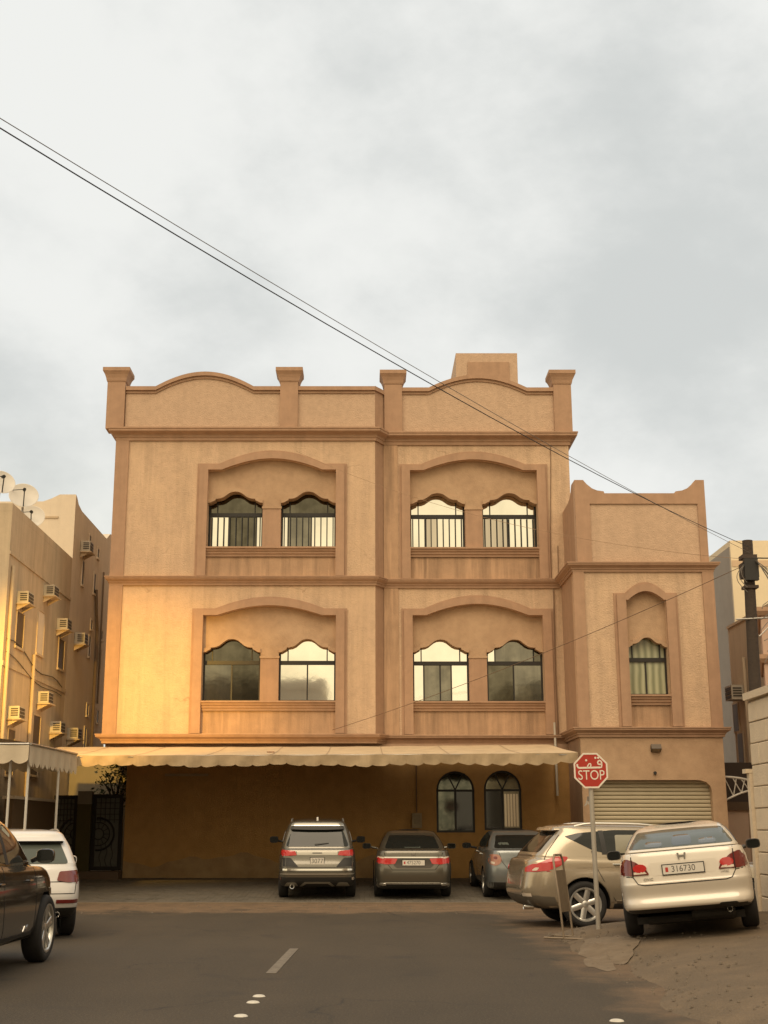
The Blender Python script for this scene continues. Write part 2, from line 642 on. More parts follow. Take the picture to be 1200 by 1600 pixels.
tag(MB().add([(-500, -500, -.05), (500, -500, -.05), (500, 900, -.05), (-500, 900, -.05)], [(0, 1, 2, 3)]).build('ground', SAND), kind='structure')
tag(MB().box(-13, 14, -60, 29.5, -.3, 0.0).build('road', ASPHALT), kind='structure')
# dusty concrete yard in front of the wing
tag(MB().box(-30, 40, 29.5, 60, -.3, -.004).build('side_yard', mat('yard_concrete', (0.17, 0.13, 0.09), 0.9, noise=0.4, nscale=0.8, bump=0.3)), kind='structure')

b = MB()
NX, NY = 60, 110
X0, X1, Y0, Y1 = 2.7, 9.2, -6.0, 21.45
for j in range(NY + 1):
    for i in range(NX + 1):
        x = X0 + (X1 - X0) * (i / NX) ** 1.4
        y = Y0 + (Y1 - Y0) * (j / NY)
        z = ground_z(x, y)
        z += 0.006 * math.sin(3.1 * x + 1.7 * y) * math.sin(1.3 * y - x) * (1 if z > 0.03 else 0)
        b.v.append((x, y, z - 0.012))
for j in range(NY):
    for i in range(NX):
        a = j * (NX + 1) + i
        b.f.append((a, a + 1, a + NX + 2, a + NX + 1))
tag(b.build('pavement', PAVE, smooth=True, recalc=False), kind='structure')

rg_ = random.Random(11)
b = MB()
for k in range(900):
    if k < 480:
        y = rg_.uniform(8, 21)
        x = 2.75 + abs(rg_.gauss(0, .55)) if rg_.random() < .7 else rg_.uniform(2.6, 6.2)
    else:
        y = rg_.uniform(26, 29.2)
        x = rg_.uniform(-6, 5)
    z = ground_z(x, y) - .008
    q = rg_.uniform(.006, .022) * (1.6 if rg_.random() < .06 else 1)
    a = rg_.uniform(0, 3.14)
    p = [(x + q * rg_.uniform(.7, 1.3) * math.cos(a + i * 1.2566), y + q * rg_.uniform(.7, 1.3) * math.sin(a + i * 1.2566)) for i in range(5)]
    h_ = q * rg_.uniform(.6, 1.2)
    b.add([(u, v, z) for u, v in p] + [(x + (u - x) * .6, y + (v - y) * .6, z + h_) for u, v in p], [(5, 6, 7, 8, 9)] + [(i, (i + 1) % 5, 5 + (i + 1) % 5, 5 + i) for i in range(5)])
tag(b.build('gravel', mat('grit', (0.17, 0.135, 0.10), 0.9, noise=0.5, nscale=20), recalc=False), kind='stuff')
# pale broken concrete skim at the pavement edge by the stop sign
b = MB()
sk = []
for k in range(36):
    a = 2 * math.pi * k / 36
    rr = 1 + .18 * math.sin(3 * a + 1) + .10 * math.sin(7 * a) + .06 * math.sin(13 * a)
    sk.append((3.12 + .36 * rr * math.cos(a) + .25 * math.sin(a), 17.4 + 1.5 * rr * math.sin(a)))
n_ = len(sk)
vs_ = []
for f_ in (1.0, .66, .33):
    vs_ += [(3.12 + (x - 3.12) * f_, 17.4 + (y - 17.4) * f_, ground_z(3.12 + (x - 3.12) * f_, 17.4 + (y - 17.4) * f_) + (.004 if f_ == 1 else .010)) for x, y in sk]
vs_.append((3.12, 17.4, ground_z(3.12, 17.4) + .012))
b.add(vs_, [(r_ * n_ + k, r_ * n_ + (k + 1) % n_, (r_ + 1) * n_ + (k + 1) % n_, (r_ + 1) * n_ + k) for r_ in range(2) for k in range(n_)] + [(2 * n_ + k, 2 * n_ + (k + 1) % n_, 3 * n_) for k in range(n_)])
tag(b.build('concrete_patch', mat('pale_concrete', (0.20, 0.15, 0.10), 0.9, noise=0.5, nscale=8, bump=.6, n2=.8, n2scale=2.2, col2=(.14, .098, .06)), recalc=False), kind='structure')

# paved forecourt sloping up to the house
x0, x1 = -9.0, 5.75
pb = MB()
pb.prism([[(PAVE_Y0, -.3), (38.6, -.3), (38.6, .29), (PAVE_Y1, .285), (PAVE_Y0, .005)]], x0, x1, 'yz')
tag(pb.build('paved_forecourt', PAVEBASE), kind='structure')
b = MB()
rows = int((PAVE_Y1 - PAVE_Y0) / 0.125)
for j in range(rows):
    y = PAVE_Y0 + j * 0.125
    off = (j % 2) * 0.12
    for i in range(int((x1 - x0) / 0.24)):
        x = x0 + i * 0.24 + off
        if x + 0.23 > x1:
            continue
        za = ground_z(-1, y) + random.uniform(-.004, .004)
        zb = ground_z(-1, y + 0.112) + random.uniform(-.004, .004)
        b.add([(x, y, za), (x + .226, y, za), (x + .226, y + .112, zb), (x, y + .112, zb), (x, y, za - .03), (x + .226, y, za - .03), (x + .226, y + .112, zb - .03), (x, y + .112, zb - .03)],
              [(0, 1, 2, 3), (4, 5, 1, 0), (5, 6, 2, 1), (7, 4, 0, 3), (6, 7, 3, 2)])
tag(b.build('pavers', PAVER, recalc=False), kind='stuff')
tag(MB().box(x0, x1, PAVE_Y0 - .14, PAVE_Y0 - .004, -.1, .035).build('paving_kerb', mat('kerb_concrete', (0.19, 0.14, 0.095), 0.9, noise=0.4, nscale=3)), kind='structure')

# lane dash and studs
MARK = mat('worn_road_paint', (0.19, 0.16, 0.125), 0.85, noise=0.85, nscale=9, bump=0.3)
b = MB()
b.prism([[(-1.13, 15.4), (-1.01, 15.4), (-.91, 18.5), (-1.03, 18.5)]], 0.002, 0.006, 'xy')
tag(b.build('lane_marking', MARK), kind='structure')
STUD = mat('road_stud', (0.60, 0.56, 0.48), 0.5, noise=0.4, nscale=30)
studs = [(-1.09, 11.99, 'round white road stud nearest the bottom edge, left of the middle of the street'),
         (-1.06, 12.9, 'middle white road stud of the three below the faded lane dash'),
         (-1.04, 13.36, 'white road stud closest to the faded lane dash, farthest of the three'),
         (2.16, 11.70, 'lone white road stud on the asphalt near the right pavement edge')]
pr = [(0, 0.017), (0.03, 0.0165), (0.05, 0.012), (0.062, 0.003), (0.064, 0.0)]
first = None
for x, y, lab in studs:
    if first is None:
        first = o = MB().lathe(pr, seg=20).build('road_stud', STUD, smooth=True)
    else:
        o = copy_tree(first)
    o.location = (x, y, 0)
    tag(o, lab, 'road stud', 'white road studs in the street')

# ------------------------------------------------------------------ main apartment building
house = empty('apartment_building', (0, 36, 0))
tag(house, 'three storey tan stucco apartment building with arched paired windows and curved parapet', 'apartment building')
house_inv = Matrix.Translation((0, -36, 0))


class HB(MB):
    """built in world metres, stored relative to the house"""
    def build(s, name, m, parent=house, **kw):
        base = kw.pop('base', (0, 36, 0))
        s.v = [(x - base[0], y - base[1], z - base[2]) for x, y, z in s.v]
        return MB.build(s, name, m, parent, **kw)


LX, SX0, SX1, RX = -7.25, 0.30, 0.55, 6.05
YL, YR, YW = 36.0, 36.45, 34.2
WX0, WX1 = 5.68, 9.44
WT, BACK = 0.34, 47.0


def arch_path(x0, x1, zs, zp, shoulder=0.40, n=18):
    p = [(x0, zs), (x0 + shoulder, zs)]
    a, b_ = x0 + shoulder, x1 - shoulder
    for i in range(1, n):
        t = i / n
        h = math.sin(math.pi * t)
        h = 0.62 * h ** 0.95 + 0.38 * (1 - (2 * t - 1) ** 2)
        p.append((a + (b_ - a) * t, zs + (zp - zs) * h))
    return p + [(x1 - shoulder, zs), (x1, zs)]


OGEE = [(0, 0), (.10, .03), (.20, .16), (.27, .24), (.275, .36), (.33, .36), (.46, .40), (.58, .52), (.68, .70), (.78, .87), (.88, .97), (1, 1)]


def scallop(x0, x1, zs, zp):
    xm = (x0 + x1) / 2
    L = [(x0 + (xm - x0) * u, zs + (zp - zs) * h) for u, h in OGEE]
    return L + [(2 * xm - x, z) for x, z in reversed(L[:-1])]


# window bays: inner x0,x1, recess bottom, shoulder, peak, windows [(x0,x1)], spring, window peak, sill top, transom, front plane y
BAYS = [
    dict(y=YL, x0=-4.56, x1=-0.84, zb=8.62, zs=11.76, zp=12.10, win=[(-4.56, -2.97), (-2.44, -.84)], sp=10.80, wp=11.14, sill=9.47, tr=10.52, up=True),
    dict(y=YL, x0=-4.58, x1=-0.82, zb=4.17, zs=7.48, zp=7.76, win=[(-4.58, -2.95), (-2.43, -.82)], sp=6.44, wp=6.82, sill=5.07, tr=6.17, up=False),
    dict(y=YR, x0=1.33, x1=5.07, zb=8.62, zs=11.87, zp=12.20, win=[(1.33, 2.95), (3.46, 5.07)], sp=10.88, wp=11.21, sill=9.55, tr=10.58, up=True),
    dict(y=YR, x0=1.37, x1=5.10, zb=4.17, zs=7.55, zp=7.88, win=[(1.37, 2.98), (3.49, 5.10)], sp=6.50, wp=6.87, sill=5.10, tr=6.21, up=False),
]
WING = dict(y=YW, x0=7.05, x1=8.13, zb=4.22, zs=7.60, zp=7.84, win=[(7.05, 8.13)], sp=6.33, wp=6.60, sill=5.06, tr=6.02, up=False, sh=0.06)


def inner_path(B):
    return arch_path(B['x0'], B['x1'], B['zs'], B['zp'], B.get('sh', 0.40))


def hole(B):
    return [(B['x1'], B['zb']), (B['x0'], B['zb'])] + inner_path(B)


# walls with openings
w = HB()
w.prism([[(LX, 3.9), (SX0, 3.9), (SX0, 12.8), (LX, 12.8)], hole(BAYS[0]), hole(BAYS[1])], YL, YL + WT)
w.build('wall', STUCCO)
w = HB()
w.prism([[(SX1, 3.9), (RX, 3.9), (RX, 12.8), (SX1, 12.8)], hole(BAYS[2]), hole(BAYS[3])], YR, YR + WT)
w.build('wall', STUCCO)
w = HB()
w.prism([[(SX0, YL), (SX1, YR), (SX1, YR + WT), (SX0, YR + WT)]], 3.9, 12.8, 'xy')
w.build('corner_return', TRIM)
w = HB()   # body behind (side walls, back, roof)
w.box(LX + .003, LX + .3, YL + WT, BACK, 3.9, 12.8)
w.box(RX - .3, RX - .003, YR + WT, BACK, 0, 12.8)
w.box(LX + .3, RX - .3, BACK - .3, BACK, 0, 12.8)
w.build('side_wall', STUCCO)
HB().box(LX + .3, RX - .3, YR + WT + .004, BACK - .3, 12.5, 12.7).build('roof', GREYP)
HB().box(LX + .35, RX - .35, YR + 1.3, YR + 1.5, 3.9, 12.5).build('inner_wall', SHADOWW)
HB().box(LX, RX - .01, YL + .26, BACK - .4, 3.62, 3.895).build('floor_slab', TRIM)

# ground floor wall with two round arched windows
GW = [(1.98, 3.04, 1.50, 2.63, 3.16), (3.30, 4.34, 1.56, 2.64, 3.18)]


def round_arch(x0, x1, z0, zs, zp, n=12):
    r = (x1 - x0) / 2
    return [(x1, z0), (x0, z0)] + [((x0 + x1) / 2 - r * math.cos(math.pi * i / n), zs + (zp - zs) * math.sin(math.pi * i / n)) for i in range(n + 1)]


w = HB()
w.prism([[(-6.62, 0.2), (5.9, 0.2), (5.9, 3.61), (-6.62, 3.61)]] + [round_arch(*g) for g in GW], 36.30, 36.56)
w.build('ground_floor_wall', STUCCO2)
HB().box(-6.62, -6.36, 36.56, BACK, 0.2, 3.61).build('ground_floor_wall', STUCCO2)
s = HB()
s.box(-5.55, -4.35, 36.24, 36.298, 3.02, 3.09)
s.build('strip_lamp', mat('strip_lamp', (0.34, 0.24, 0.12), .5))
s = HB()
s.tube([(1.43, 36.27, 2.03), (1.43, 36.27, 3.55)], .018, 6)
s.build('conduit', mat('conduit', (0.16, 0.10, 0.05), .6))
# worn plaster repair along the wall foot
PLST = mat('salt_stained_plaster', (0.36, 0.23, 0.11), 0.95, noise=0.45, nscale=3, bump=0.5, n2=0.6, n2scale=2.0, col2=(0.46, 0.32, 0.17))
pts = [(-6.615, .25), (1.2, .25)]
topp = []
for i in range(40):
    x = 1.2 - i * (7.815 / 39)
    topp.append((x, .78 + .12 * math.sin(x * 1.3) + .07 * math.sin(x * 3.7 + 1) + .03 * math.sin(x * 9)))
w = HB()
w.prism([pts + topp], 36.285, 36.299)
w.build('plaster_patch', PLST)


def cornice(z0, z1, big=0.16):
    h = z1 - z0
    return [(0.0, z0), (.05, z0), (.055, z0 + h * .25), (.08, z0 + h * .28), (.085, z0 + h * .42), (.115, z0 + h * .5), (big - .01, z0 + h * .66),
            (big, z0 + h * .7), (big, z0 + h * .86), (big + .02, z0 + h * .88), (big + .02, z1), (0.0, z1)]


main_line = [(LX, BACK), (LX, YL), (SX0, YL), (SX1, YR)]
for z0, z1, big, end in ((3.90, 4.15, .20, [(WX0 - .003, YR)]), (8.35, 8.60, .16, [(WX0 - .003, YR)]), (12.66, 13.02, .24, [(RX, YR), (RX, BACK)])):
    w = HB()
    w.sweep(main_line + end, cornice(z0, z1, big))
    w.build('cornice', TRIM)

# corner bands
w = HB()
for za_, zb_ in ((4.152, 8.348), (8.602, 12.658)):
    w = HB()
    w.prism([[(LX - .05, YL - .05), (LX + .34, YL - .05), (LX + .34, YL - .001), (LX - .001, YL - .001), (LX - .001, YL + .5), (LX - .05, YL + .5)]], za_, zb_, 'xy')
    w.build('corner_band', TRIM)
    w = HB()
    w.box(SX1 + .003, SX1 + .42, YR - .035, YR - .001, za_, zb_)
    w.build('corner_band', APRON)


def make_bay(B, Y, parent=house):
    ip = inner_path(B)
    sh = B.get('sh', 0.40)
    wd = 0.25
    op = arch_path(B['x0'] - wd, B['x1'] + wd, B['zs'] + .15, B['zp'] + .20, sh + wd * .75)
    # raised surround in two steps
    poly = [(B['x0'] - wd, B['zb'])] + op + [(B['x1'] + wd, B['zb']), (B['x1'], B['zb'])] + ip[::-1] + [(B['x0'], B['zb'])]
    s = HB()
    s.prism([poly], Y - .11, Y - .001)
    so = s.build('window_surround', TRIM)
    op2 = arch_path(B['x0'] - wd - .07, B['x1'] + wd + .07, B['zs'] + .20, B['zp'] + .26, sh + wd)
    op3 = arch_path(B['x0'] - wd - .002, B['x1'] + wd + .002, B['zs'] + .152, B['zp'] + .202, sh + wd * .75)
    poly = [(B['x0'] - wd - .07, B['zb'])] + op2 + [(B['x1'] + wd + .07, B['zb']), (B['x1'] + wd + .002, B['zb'])] + op3[::-1] + [(B['x0'] - wd - .002, B['zb'])]
    s = HB()
    s.prism([poly], Y - .04, Y - .001)
    s.build('surround_step', TRIM, parent=so)
    pf = Y + (.13 if B['up'] else .12)         # front of recessed panel
    depth = .28 if B['up'] else .14
    # spandrel panel over the scalloped heads
    low = []
    for k, (a, c) in enumerate(B['win']):
        sc = scallop(a, c, B['sp'], B['wp'])
        if k:
            low += [(a - .001, B['sp'] - .13), (a, B['sp'] - .13)]
        low += sc
        if k < len(B['win']) - 1:
            low += [(c, B['sp'] - .13), (c + .001, B['sp'] - .13)]
    s = HB()
    s.prism([[(B['x0'] + .001, B['sp'])] + [(x, z - .001) for x, z in ip] + [(B['x1'] - .001, B['sp'])] + low[::-1][1:-1]], pf, pf + depth)
    sp = s.build('spandrel_panel', PANEL)
    for a, c in B['win']:
        sc = scallop(a, c, B['sp'], B['wp'])
        sc2 = scallop(a, c, B['sp'] + .11, B['wp'] + .11)
        s = HB()
        s.prism([sc + sc2[::-1]], pf - .075, pf - .001)
        s.build('arch_lip', PANEL, parent=sp)
    if len(B['win']) == 2:
        s = HB()
        s.box(B['win'][0][1], B['win'][1][0], pf - .02, pf + .31, B['sill'] + .002, B['sp'] - .132)
        s.build('pier', TRIM)
        s = HB()
        s.box(B['win'][0][1] - .02, B['win'][1][0] + .02, pf - .04, pf - .003, B['sp'] - .16, B['sp'] - .10)
        s.build('pier_cap', PANEL)
    # sill moulding
    zs_, h = B['sill'], .27
    s = HB()
    s.sweep([(B['x0'] + .002, Y + .2), (B['x0'] + .002, Y + .05), (B['x1'] - .002, Y + .05), (B['x1'] - .002, Y + .2)],
            [(0, zs_ - h), (.02, zs_ - h), (.03, zs_ - h * .75), (.06, zs_ - h * .7), (.065, zs_ - h * .5), (.10, zs_ - h * .42), (.11, zs_ - .05), (.15, zs_ - .045), (.15, zs_), (0, zs_)])
    s.box(B['x0'] + .003, B['x1'] - .003, Y + .051, Y + .48, zs_ - h + .01, zs_ - .001)
    s.build('sill', TRIM)
    s = HB()
    s.box(B['x0'] + .001, B['x1'] - .001, Y + .08, Y + .2, B['zb'] + .001, zs_ - h - .001)
    s.build('apron_panel', APRON)
    return pf + depth


def make_window(x0, x1, z0, ztr, ztop, Y, lower, upper, guard=False, frame_w=.05, ogee=True):
    """frame is the part; panes and guard bars are its sub-parts. lower: [(fraction, material)...], upper: material"""
    s = HB()
    fy0, fy1 = Y + .003, Y + .06
    s.box(x0 + .002, x0 + frame_w, fy0, fy1, z0 + .002, ztop)
    s.box(x1 - frame_w, x1 - .002, fy0, fy1, z0 + .002, ztop)
    s.box(x0 + frame_w, x1 - frame_w, fy0, fy1, z0 + .002, z0 + frame_w)
    s.box(x0 + frame_w, x1 - frame_w, fy0 - .015, fy1, ztr - .055, ztr + .055)
    q = (x1 - x0) * .155
    s.box(x0 + q - .016, x0 + q + .016, fy0 + .003, fy1 - .003, ztr + .055, ztop)
    s.box(x1 - q - .016, x1 - q + .016, fy0 + .003, fy1 - .003, ztr + .055, ztop)
    f0 = 0
    edges = []
    for fr, _m in lower[:-1]:
        f0 += fr
        edges.append(x0 + frame_w + (x1 - x0 - 2 * frame_w) * f0)
    for e in edges:
        s.box(e - .02, e + .02, fy0 + .004, fy1 - .004, z0 + frame_w, ztr - .055)
    fo = s.build('window', FRAME)
    xs = [x0 + frame_w] + edges + [x1 - frame_w]
    for (a, c), (_fr, m) in zip(zip(xs, xs[1:]), lower):
        tilt = random.uniform(-.004, .004)
        s = HB()
        s.add([(a, Y + .035 + tilt, z0 + frame_w), (c, Y + .035 - tilt, z0 + frame_w), (c, Y + .036 - tilt, ztr - .055), (a, Y + .036 + tilt, ztr - .055),
               (a, Y + .05, z0 + frame_w), (c, Y + .05, z0 + frame_w), (c, Y + .05, ztr - .055), (a, Y + .05, ztr - .055)],
              [(0, 1, 2, 3), (7, 6, 5, 4), (0, 4, 5, 1), (1, 5, 6, 2), (2, 6, 7, 3), (3, 7, 4, 0)])
        s.build('pane', m, parent=fo)
    xs = [x0 + frame_w, x0 + q, x1 - q, x1 - frame_w]
    ups = upper if isinstance(upper, (list, tuple)) else [upper] * 3
    for (a, c), m in zip(zip(xs, xs[1:]), ups):
        s = HB()
        s.box(a, c, Y + .034, Y + .05, ztr + .055, ztop)
        s.build('pane', m, parent=fo)
    if guard:
        n = 9
        me = None
        for i in range(n):
            x = x0 + (x1 - x0) * (i + .5) / n
            s = HB()
            s.box(x - .013, x + .013, Y - .05, Y - .024, z0 + .003, ztr - .06)
            s.build('guard_bar', BARS, parent=fo)
    return fo


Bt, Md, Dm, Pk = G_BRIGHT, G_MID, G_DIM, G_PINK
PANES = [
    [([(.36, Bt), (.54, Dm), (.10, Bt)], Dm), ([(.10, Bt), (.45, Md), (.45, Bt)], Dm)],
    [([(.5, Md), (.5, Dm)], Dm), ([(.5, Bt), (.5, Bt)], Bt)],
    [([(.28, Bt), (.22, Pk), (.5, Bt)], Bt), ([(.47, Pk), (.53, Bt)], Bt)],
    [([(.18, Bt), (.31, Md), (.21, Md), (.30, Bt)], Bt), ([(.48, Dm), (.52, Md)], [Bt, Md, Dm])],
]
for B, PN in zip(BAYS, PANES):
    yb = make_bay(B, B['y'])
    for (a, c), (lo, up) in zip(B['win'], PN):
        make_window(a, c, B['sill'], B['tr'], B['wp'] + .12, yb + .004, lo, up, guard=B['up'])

# round arched windows under the awning
for k, g in enumerate(GW):
    x0_, x1_, z0_, zs_, zp_ = g
    s = HB()
    outer = round_arch(*g)
    inner_lo = [(x1_ - .06, z0_ + .06), (x0_ + .06, z0_ + .06), (x0_ + .06, zs_ - .03), (x1_ - .06, zs_ - .03)]
    r = (x1_ - x0_) / 2 - .06
    cx_ = (x0_ + x1_) / 2
    fan = [(cx_ - r * math.cos(math.pi * i / 12), zs_ + .03 + (zp_ - zs_ - .09) * math.sin(math.pi * i / 12)) for i in range(13)]
    s.prism([outer, inner_lo, fan], 36.36, 36.42)
    s.box(cx_ - .03, cx_ + .03, 36.362, 36.418, z0_ + .06, zs_ - .03)
    for dx in (-.42, .42):
        a = Vector((cx_, 0, zs_ + .02))
        c = Vector((cx_ + dx * r * 1.05, 0, zp_ - .10))
        d = (c - a).normalized()
        nrm = Vector((-d.z, 0, d.x)) * .018
        s.prism([[(a.x - nrm.x, a.z - nrm.z), (a.x + nrm.x, a.z + nrm.z), (c.x + nrm.x, c.z + nrm.z), (c.x - nrm.x, c.z - nrm.z)]], 36.364, 36.416)
    fo = s.build('window', FRAME)
    for a, c, m in ((x0_ + .06, cx_ - .03, G_DARK2 if k == 0 else G_DARK), (cx_ + .03, x1_ - .06, G_DARK if k == 0 else Md)):
        s = HB()
        s.box(a, c, 36.385, 36.40, z0_ + .06, zs_ - .03)
        s.build('pane', m, parent=fo)
    s = HB()
    s.prism([fan], 36.385, 36.40)
    s.build('pane', G_DARK2 if k == 0 else G_DIM, parent=fo)
    if k == 1:   # curtain drawn to the side behind the right sash
        s = HB()
        for i in range(5):
            s.box(cx_ + .05 + i * .08, cx_ + .11 + i * .08, 36.376 - .004 * (i % 2), 36.383, z0_ + .10, zs_ - .10)
        s.build('curtain', G_PINK, parent=fo)
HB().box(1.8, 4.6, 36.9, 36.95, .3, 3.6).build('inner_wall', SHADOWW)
s = HB()
s.box(1.30, 1.57, 36.20, 36.298, 1.62, 2.02)
mb_ = s.build('meter_box', mat('meter_box', (0.33, 0.25, 0.15), 0.6, noise=0.3, nscale=8))
s = HB()
s.box(1.34, 1.53, 36.19, 36.199, 1.72, 1.98)
s.build('box_door', mat('meter_door', (0.26, 0.20, 0.12), 0.5, noise=0.3, nscale=20), parent=mb_)

# parapet --------------------------------------------------------
PZ0, PZ1 = 13.02, 14.34


def parapet(x0, x1, Y, zt, arc=None, name='parapet'):
    top = [(x0, zt)]
    if arc:
        a, c, zp = arc
        n = 22
        for i in range(n + 1):
            t = i / n
            h = math.sin(math.pi * t)
            top.append((a + (c - a) * t, zt + (zp - zt) * (0.35 * h + 0.65 * (1 - (2 * t - 1) ** 2))))
    top.append((x1, zt))
    s = HB()
    s.prism([[(x1, PZ0 - .1), (x0, PZ0 - .1)] + [(x, z - .12) for x, z in top]], Y + .03, Y + .28)
    po = s.build(name, PARAPET)
    s = HB()
    s.prism([top + [(x, z - .118) for x, z in reversed(top)]], Y - .06, Y + .36)
    s.build('coping', TRIM, parent=po)
    s = HB()
    s.prism([[(x, z - .122) for x, z in top] + [(x, z - .20) for x, z in reversed(top)]], Y - .005, Y + .028)
    s.build('coping_step', TRIM, parent=po)
    return po


parapet(-7.08, -2.5, YL, 14.34, (-6.2, -3.3, 14.80))
parapet(-1.98, SX0, YL, 14.34)
parapet(SX1 + .5, 5.66, YR, 14.46, (1.92, 4.86, 14.87))
s = HB()
s.prism([[(SX0, YL + .03), (SX1 + .05, YR + .03), (SX1 + .05, YR + .28), (SX0, YL + .28)]], PZ0, 14.22, 'xy')
s.prism([[(SX0 + .001, YL - .06), (SX1 + .05, YR - .06), (SX1 + .05, YR + .36), (SX0 + .001, YL + .36)]], 14.222, 14.35, 'xy')
s.build('parapet', TRIM)
s = HB()
s.box(LX, LX + .25, YL + .55, BACK, PZ0, 14.34)
s.build('parapet', PARAPET)
s = HB()
s.box(RX - .25, RX, YR + .55, BACK, PZ0, 14.40)
s.box(RX - .30, RX + .08, YR + .55, BACK, 14.402, 14.52)
s.build('parapet', PARAPET)


def post(xc, Y, top):
    hw = .265
    s = HB()
    s.box(xc - hw, xc + hw, Y - .08, Y + .46, PZ0 + .002, top - .42)
    po = s.build('parapet_post', TRIM)
    z = top - .42
    s = HB()
    yc = Y + .19
    prof = [(hw + .015, z + .001), (hw + .03, z + .04), (hw + .045, z + .12), (hw + .08, z + .22), (hw + .125, z + .30), (hw + .135, z + .31), (hw + .135, z + .42)]
    vs, fs = [], []
    for o_, zz in prof:
        vs += [(xc - o_, yc - o_, zz), (xc + o_, yc - o_, zz), (xc + o_, yc + o_, zz), (xc - o_, yc + o_, zz)]
    for i in range(len(prof) - 1):
        for k in range(4):
            k2 = (k + 1) % 4
            fs.append((i * 4 + k, i * 4 + k2, i * 4 + 4 + k2, i * 4 + 4 + k))
    fs += [(0, 1, 2, 3), tuple(range(len(vs) - 4, len(vs)))]
    s.add(vs, fs)
    s.build('post_cap', TRIM, parent=po)


post(-7.36, YL, 14.89)
post(-2.24, YL, 14.89)
post(.85, YR, 14.97)
post(5.92, YR, 14.97)

# stair tower on the roof
s = HB()
s.box(3.17, 5.31, 42.0, 45.2, 12.705, 17.7)
so = s.build('stair_tower', PARAPET)
s = HB()
s.box(3.57, 5.02, 41.96, 41.998, 13, 17.36)
s.build('tower_panel', TRIM, parent=so)
s = HB()
s.box(1.55, 2.35, 42.6, 43.6, 12.705, 16.6)
s.build('water_tank', CREAM)

# wing -----------------------------------------------------------
GZ = 2.84
gar = [(9.07, .05), (5.95, .05), (5.95, GZ - .30), (5.98, GZ - .16), (6.07, GZ - .05), (6.2, GZ), (8.75, GZ), (8.93, GZ - .05), (9.04, GZ - .16), (9.07, GZ - .30)]
w = HB()
w.prism([[(WX0, 0), (WX1, 0), (WX1, 3.95), (WX0, 3.95)], gar], YW, YW + WT)
w.build('wing_ground_wall', PANEL)
w = HB()
w.prism([[(WX0, 3.95), (WX1, 3.95), (WX1, 8.5), (WX0, 8.5)], hole(WING)], YW, YW + WT)
w.build('wing_wall', STUCCO)
w = HB()
w.box(WX0, WX0 + .3, YW + WT, YR - .001, 0, 8.5)
w.box(WX1 - .3, WX1, YW + WT, 46, 0, 8.5)
w.build('wing_side_wall', TRIM)
w = HB()
w.box(WX0 + .3, WX1 - .3, YW + WT, 46, 8.3, 8.45)
w.build('roof', GREYP)
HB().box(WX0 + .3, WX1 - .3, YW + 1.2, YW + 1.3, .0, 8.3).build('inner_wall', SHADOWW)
for z0, z1, big in ((3.95, 4.20, .18), (8.38, 8.63, .18)):
    w = HB()
    w.sweep([(WX0, YR - .002), (WX0, YW), (WX1, YW), (WX1, 46)], cornice(z0, z1, big))
    w.build('cornice', TRIM)
for xa_, xb_ in ((WX0 - .03, WX0 + .27), (WX1 - .28, WX1 + .03)):
    w = HB()
    w.box(xa_, xb_, YW - .05, YW - .001, 4.202, 8.378)
    w.build('corner_band', TRIM)
yb = make_bay(WING, YW)
make_window(7.05, 8.13, WING['sill'], WING['tr'], WING['wp'] + .12, yb + .004, [(.47, G_CURT), (.53, G_CURT)], G_CURT)


# wing parapet with horns
def horn(x, s_):
    """profile from the outer edge x inwards; s_ = +1 to the right"""
    return [(x, 10.98), (x + s_ * .24, 10.98), (x + s_ * .34, 10.86), (x + s_ * .48, 10.74), (x + s_ * .62, 10.68), (x + s_ * .80, 10.655), (x + s_ * .82, 10.60)]


tp = horn(WX0 + .12, 1) + horn(WX1 - .05, -1)[::-1]
w = HB()
w.prism([[(WX1 - .05, 8.55), (WX0 + .12, 8.55)] + tp], YW + .04, YW + .30)
po = w.build('wing_parapet', PARAPET)
w = HB()
w.prism([[(WX1 - .05, 8.632), (WX0 + .12, 8.632)] + tp, [(9.17, 8.634), (9.17, 10.30), (6.20, 10.30), (6.20, 8.634)]], YW, YW + .038)
w.build('parapet_border', TRIM, parent=po)
w = HB()
sp_ = [(YW + .30, 10.98), (YW + .55, 10.98), (YW + .7, 10.8), (YW + .95, 10.68), (YW + 1.2, 10.62)]
w.prism([[(YR - .002, 8.632), (YW + .302, 8.632)] + sp_ + [(YR - .002, 10.6)]], WX0 + .12, WX0 + .34, 'yz')
w.prism([[(46, 8.632), (YW + .302, 8.632)] + sp_ + [(46, 10.6)]], WX1 - .27, WX1 - .05, 'yz')
w.build('parapet_return', TRIM, parent=po)

# roller shutter in the garage opening
w = HB()
w.prism([[(9.069, .06), (5.951, .06), (5.951, GZ + .02), (9.069, GZ + .02)]], YW + .24, YW + .27)
sh = w.build('roller_shutter', mat('shutter_back', (0.2, 0.17, 0.11), 0.7))
me = None
for i in range(27):
    z = .10 + i * .102
    if me is None:
        s = MB()
        s.sweep([(5.953, YW - 36 + .24), (9.067, YW - 36 + .24)], [(0, 0), (.012, .004), (.030, .022), (.034, .05), (.030, .076), (.012, .092), (0, .094)])
        so = s.build('slat', SHUT, parent=sh, loc=(0, 0, z))
        me = so
    else:
        o = me.copy()
        COL.objects.link(o)
        o.parent = sh
        o.location = (0, 0, z)
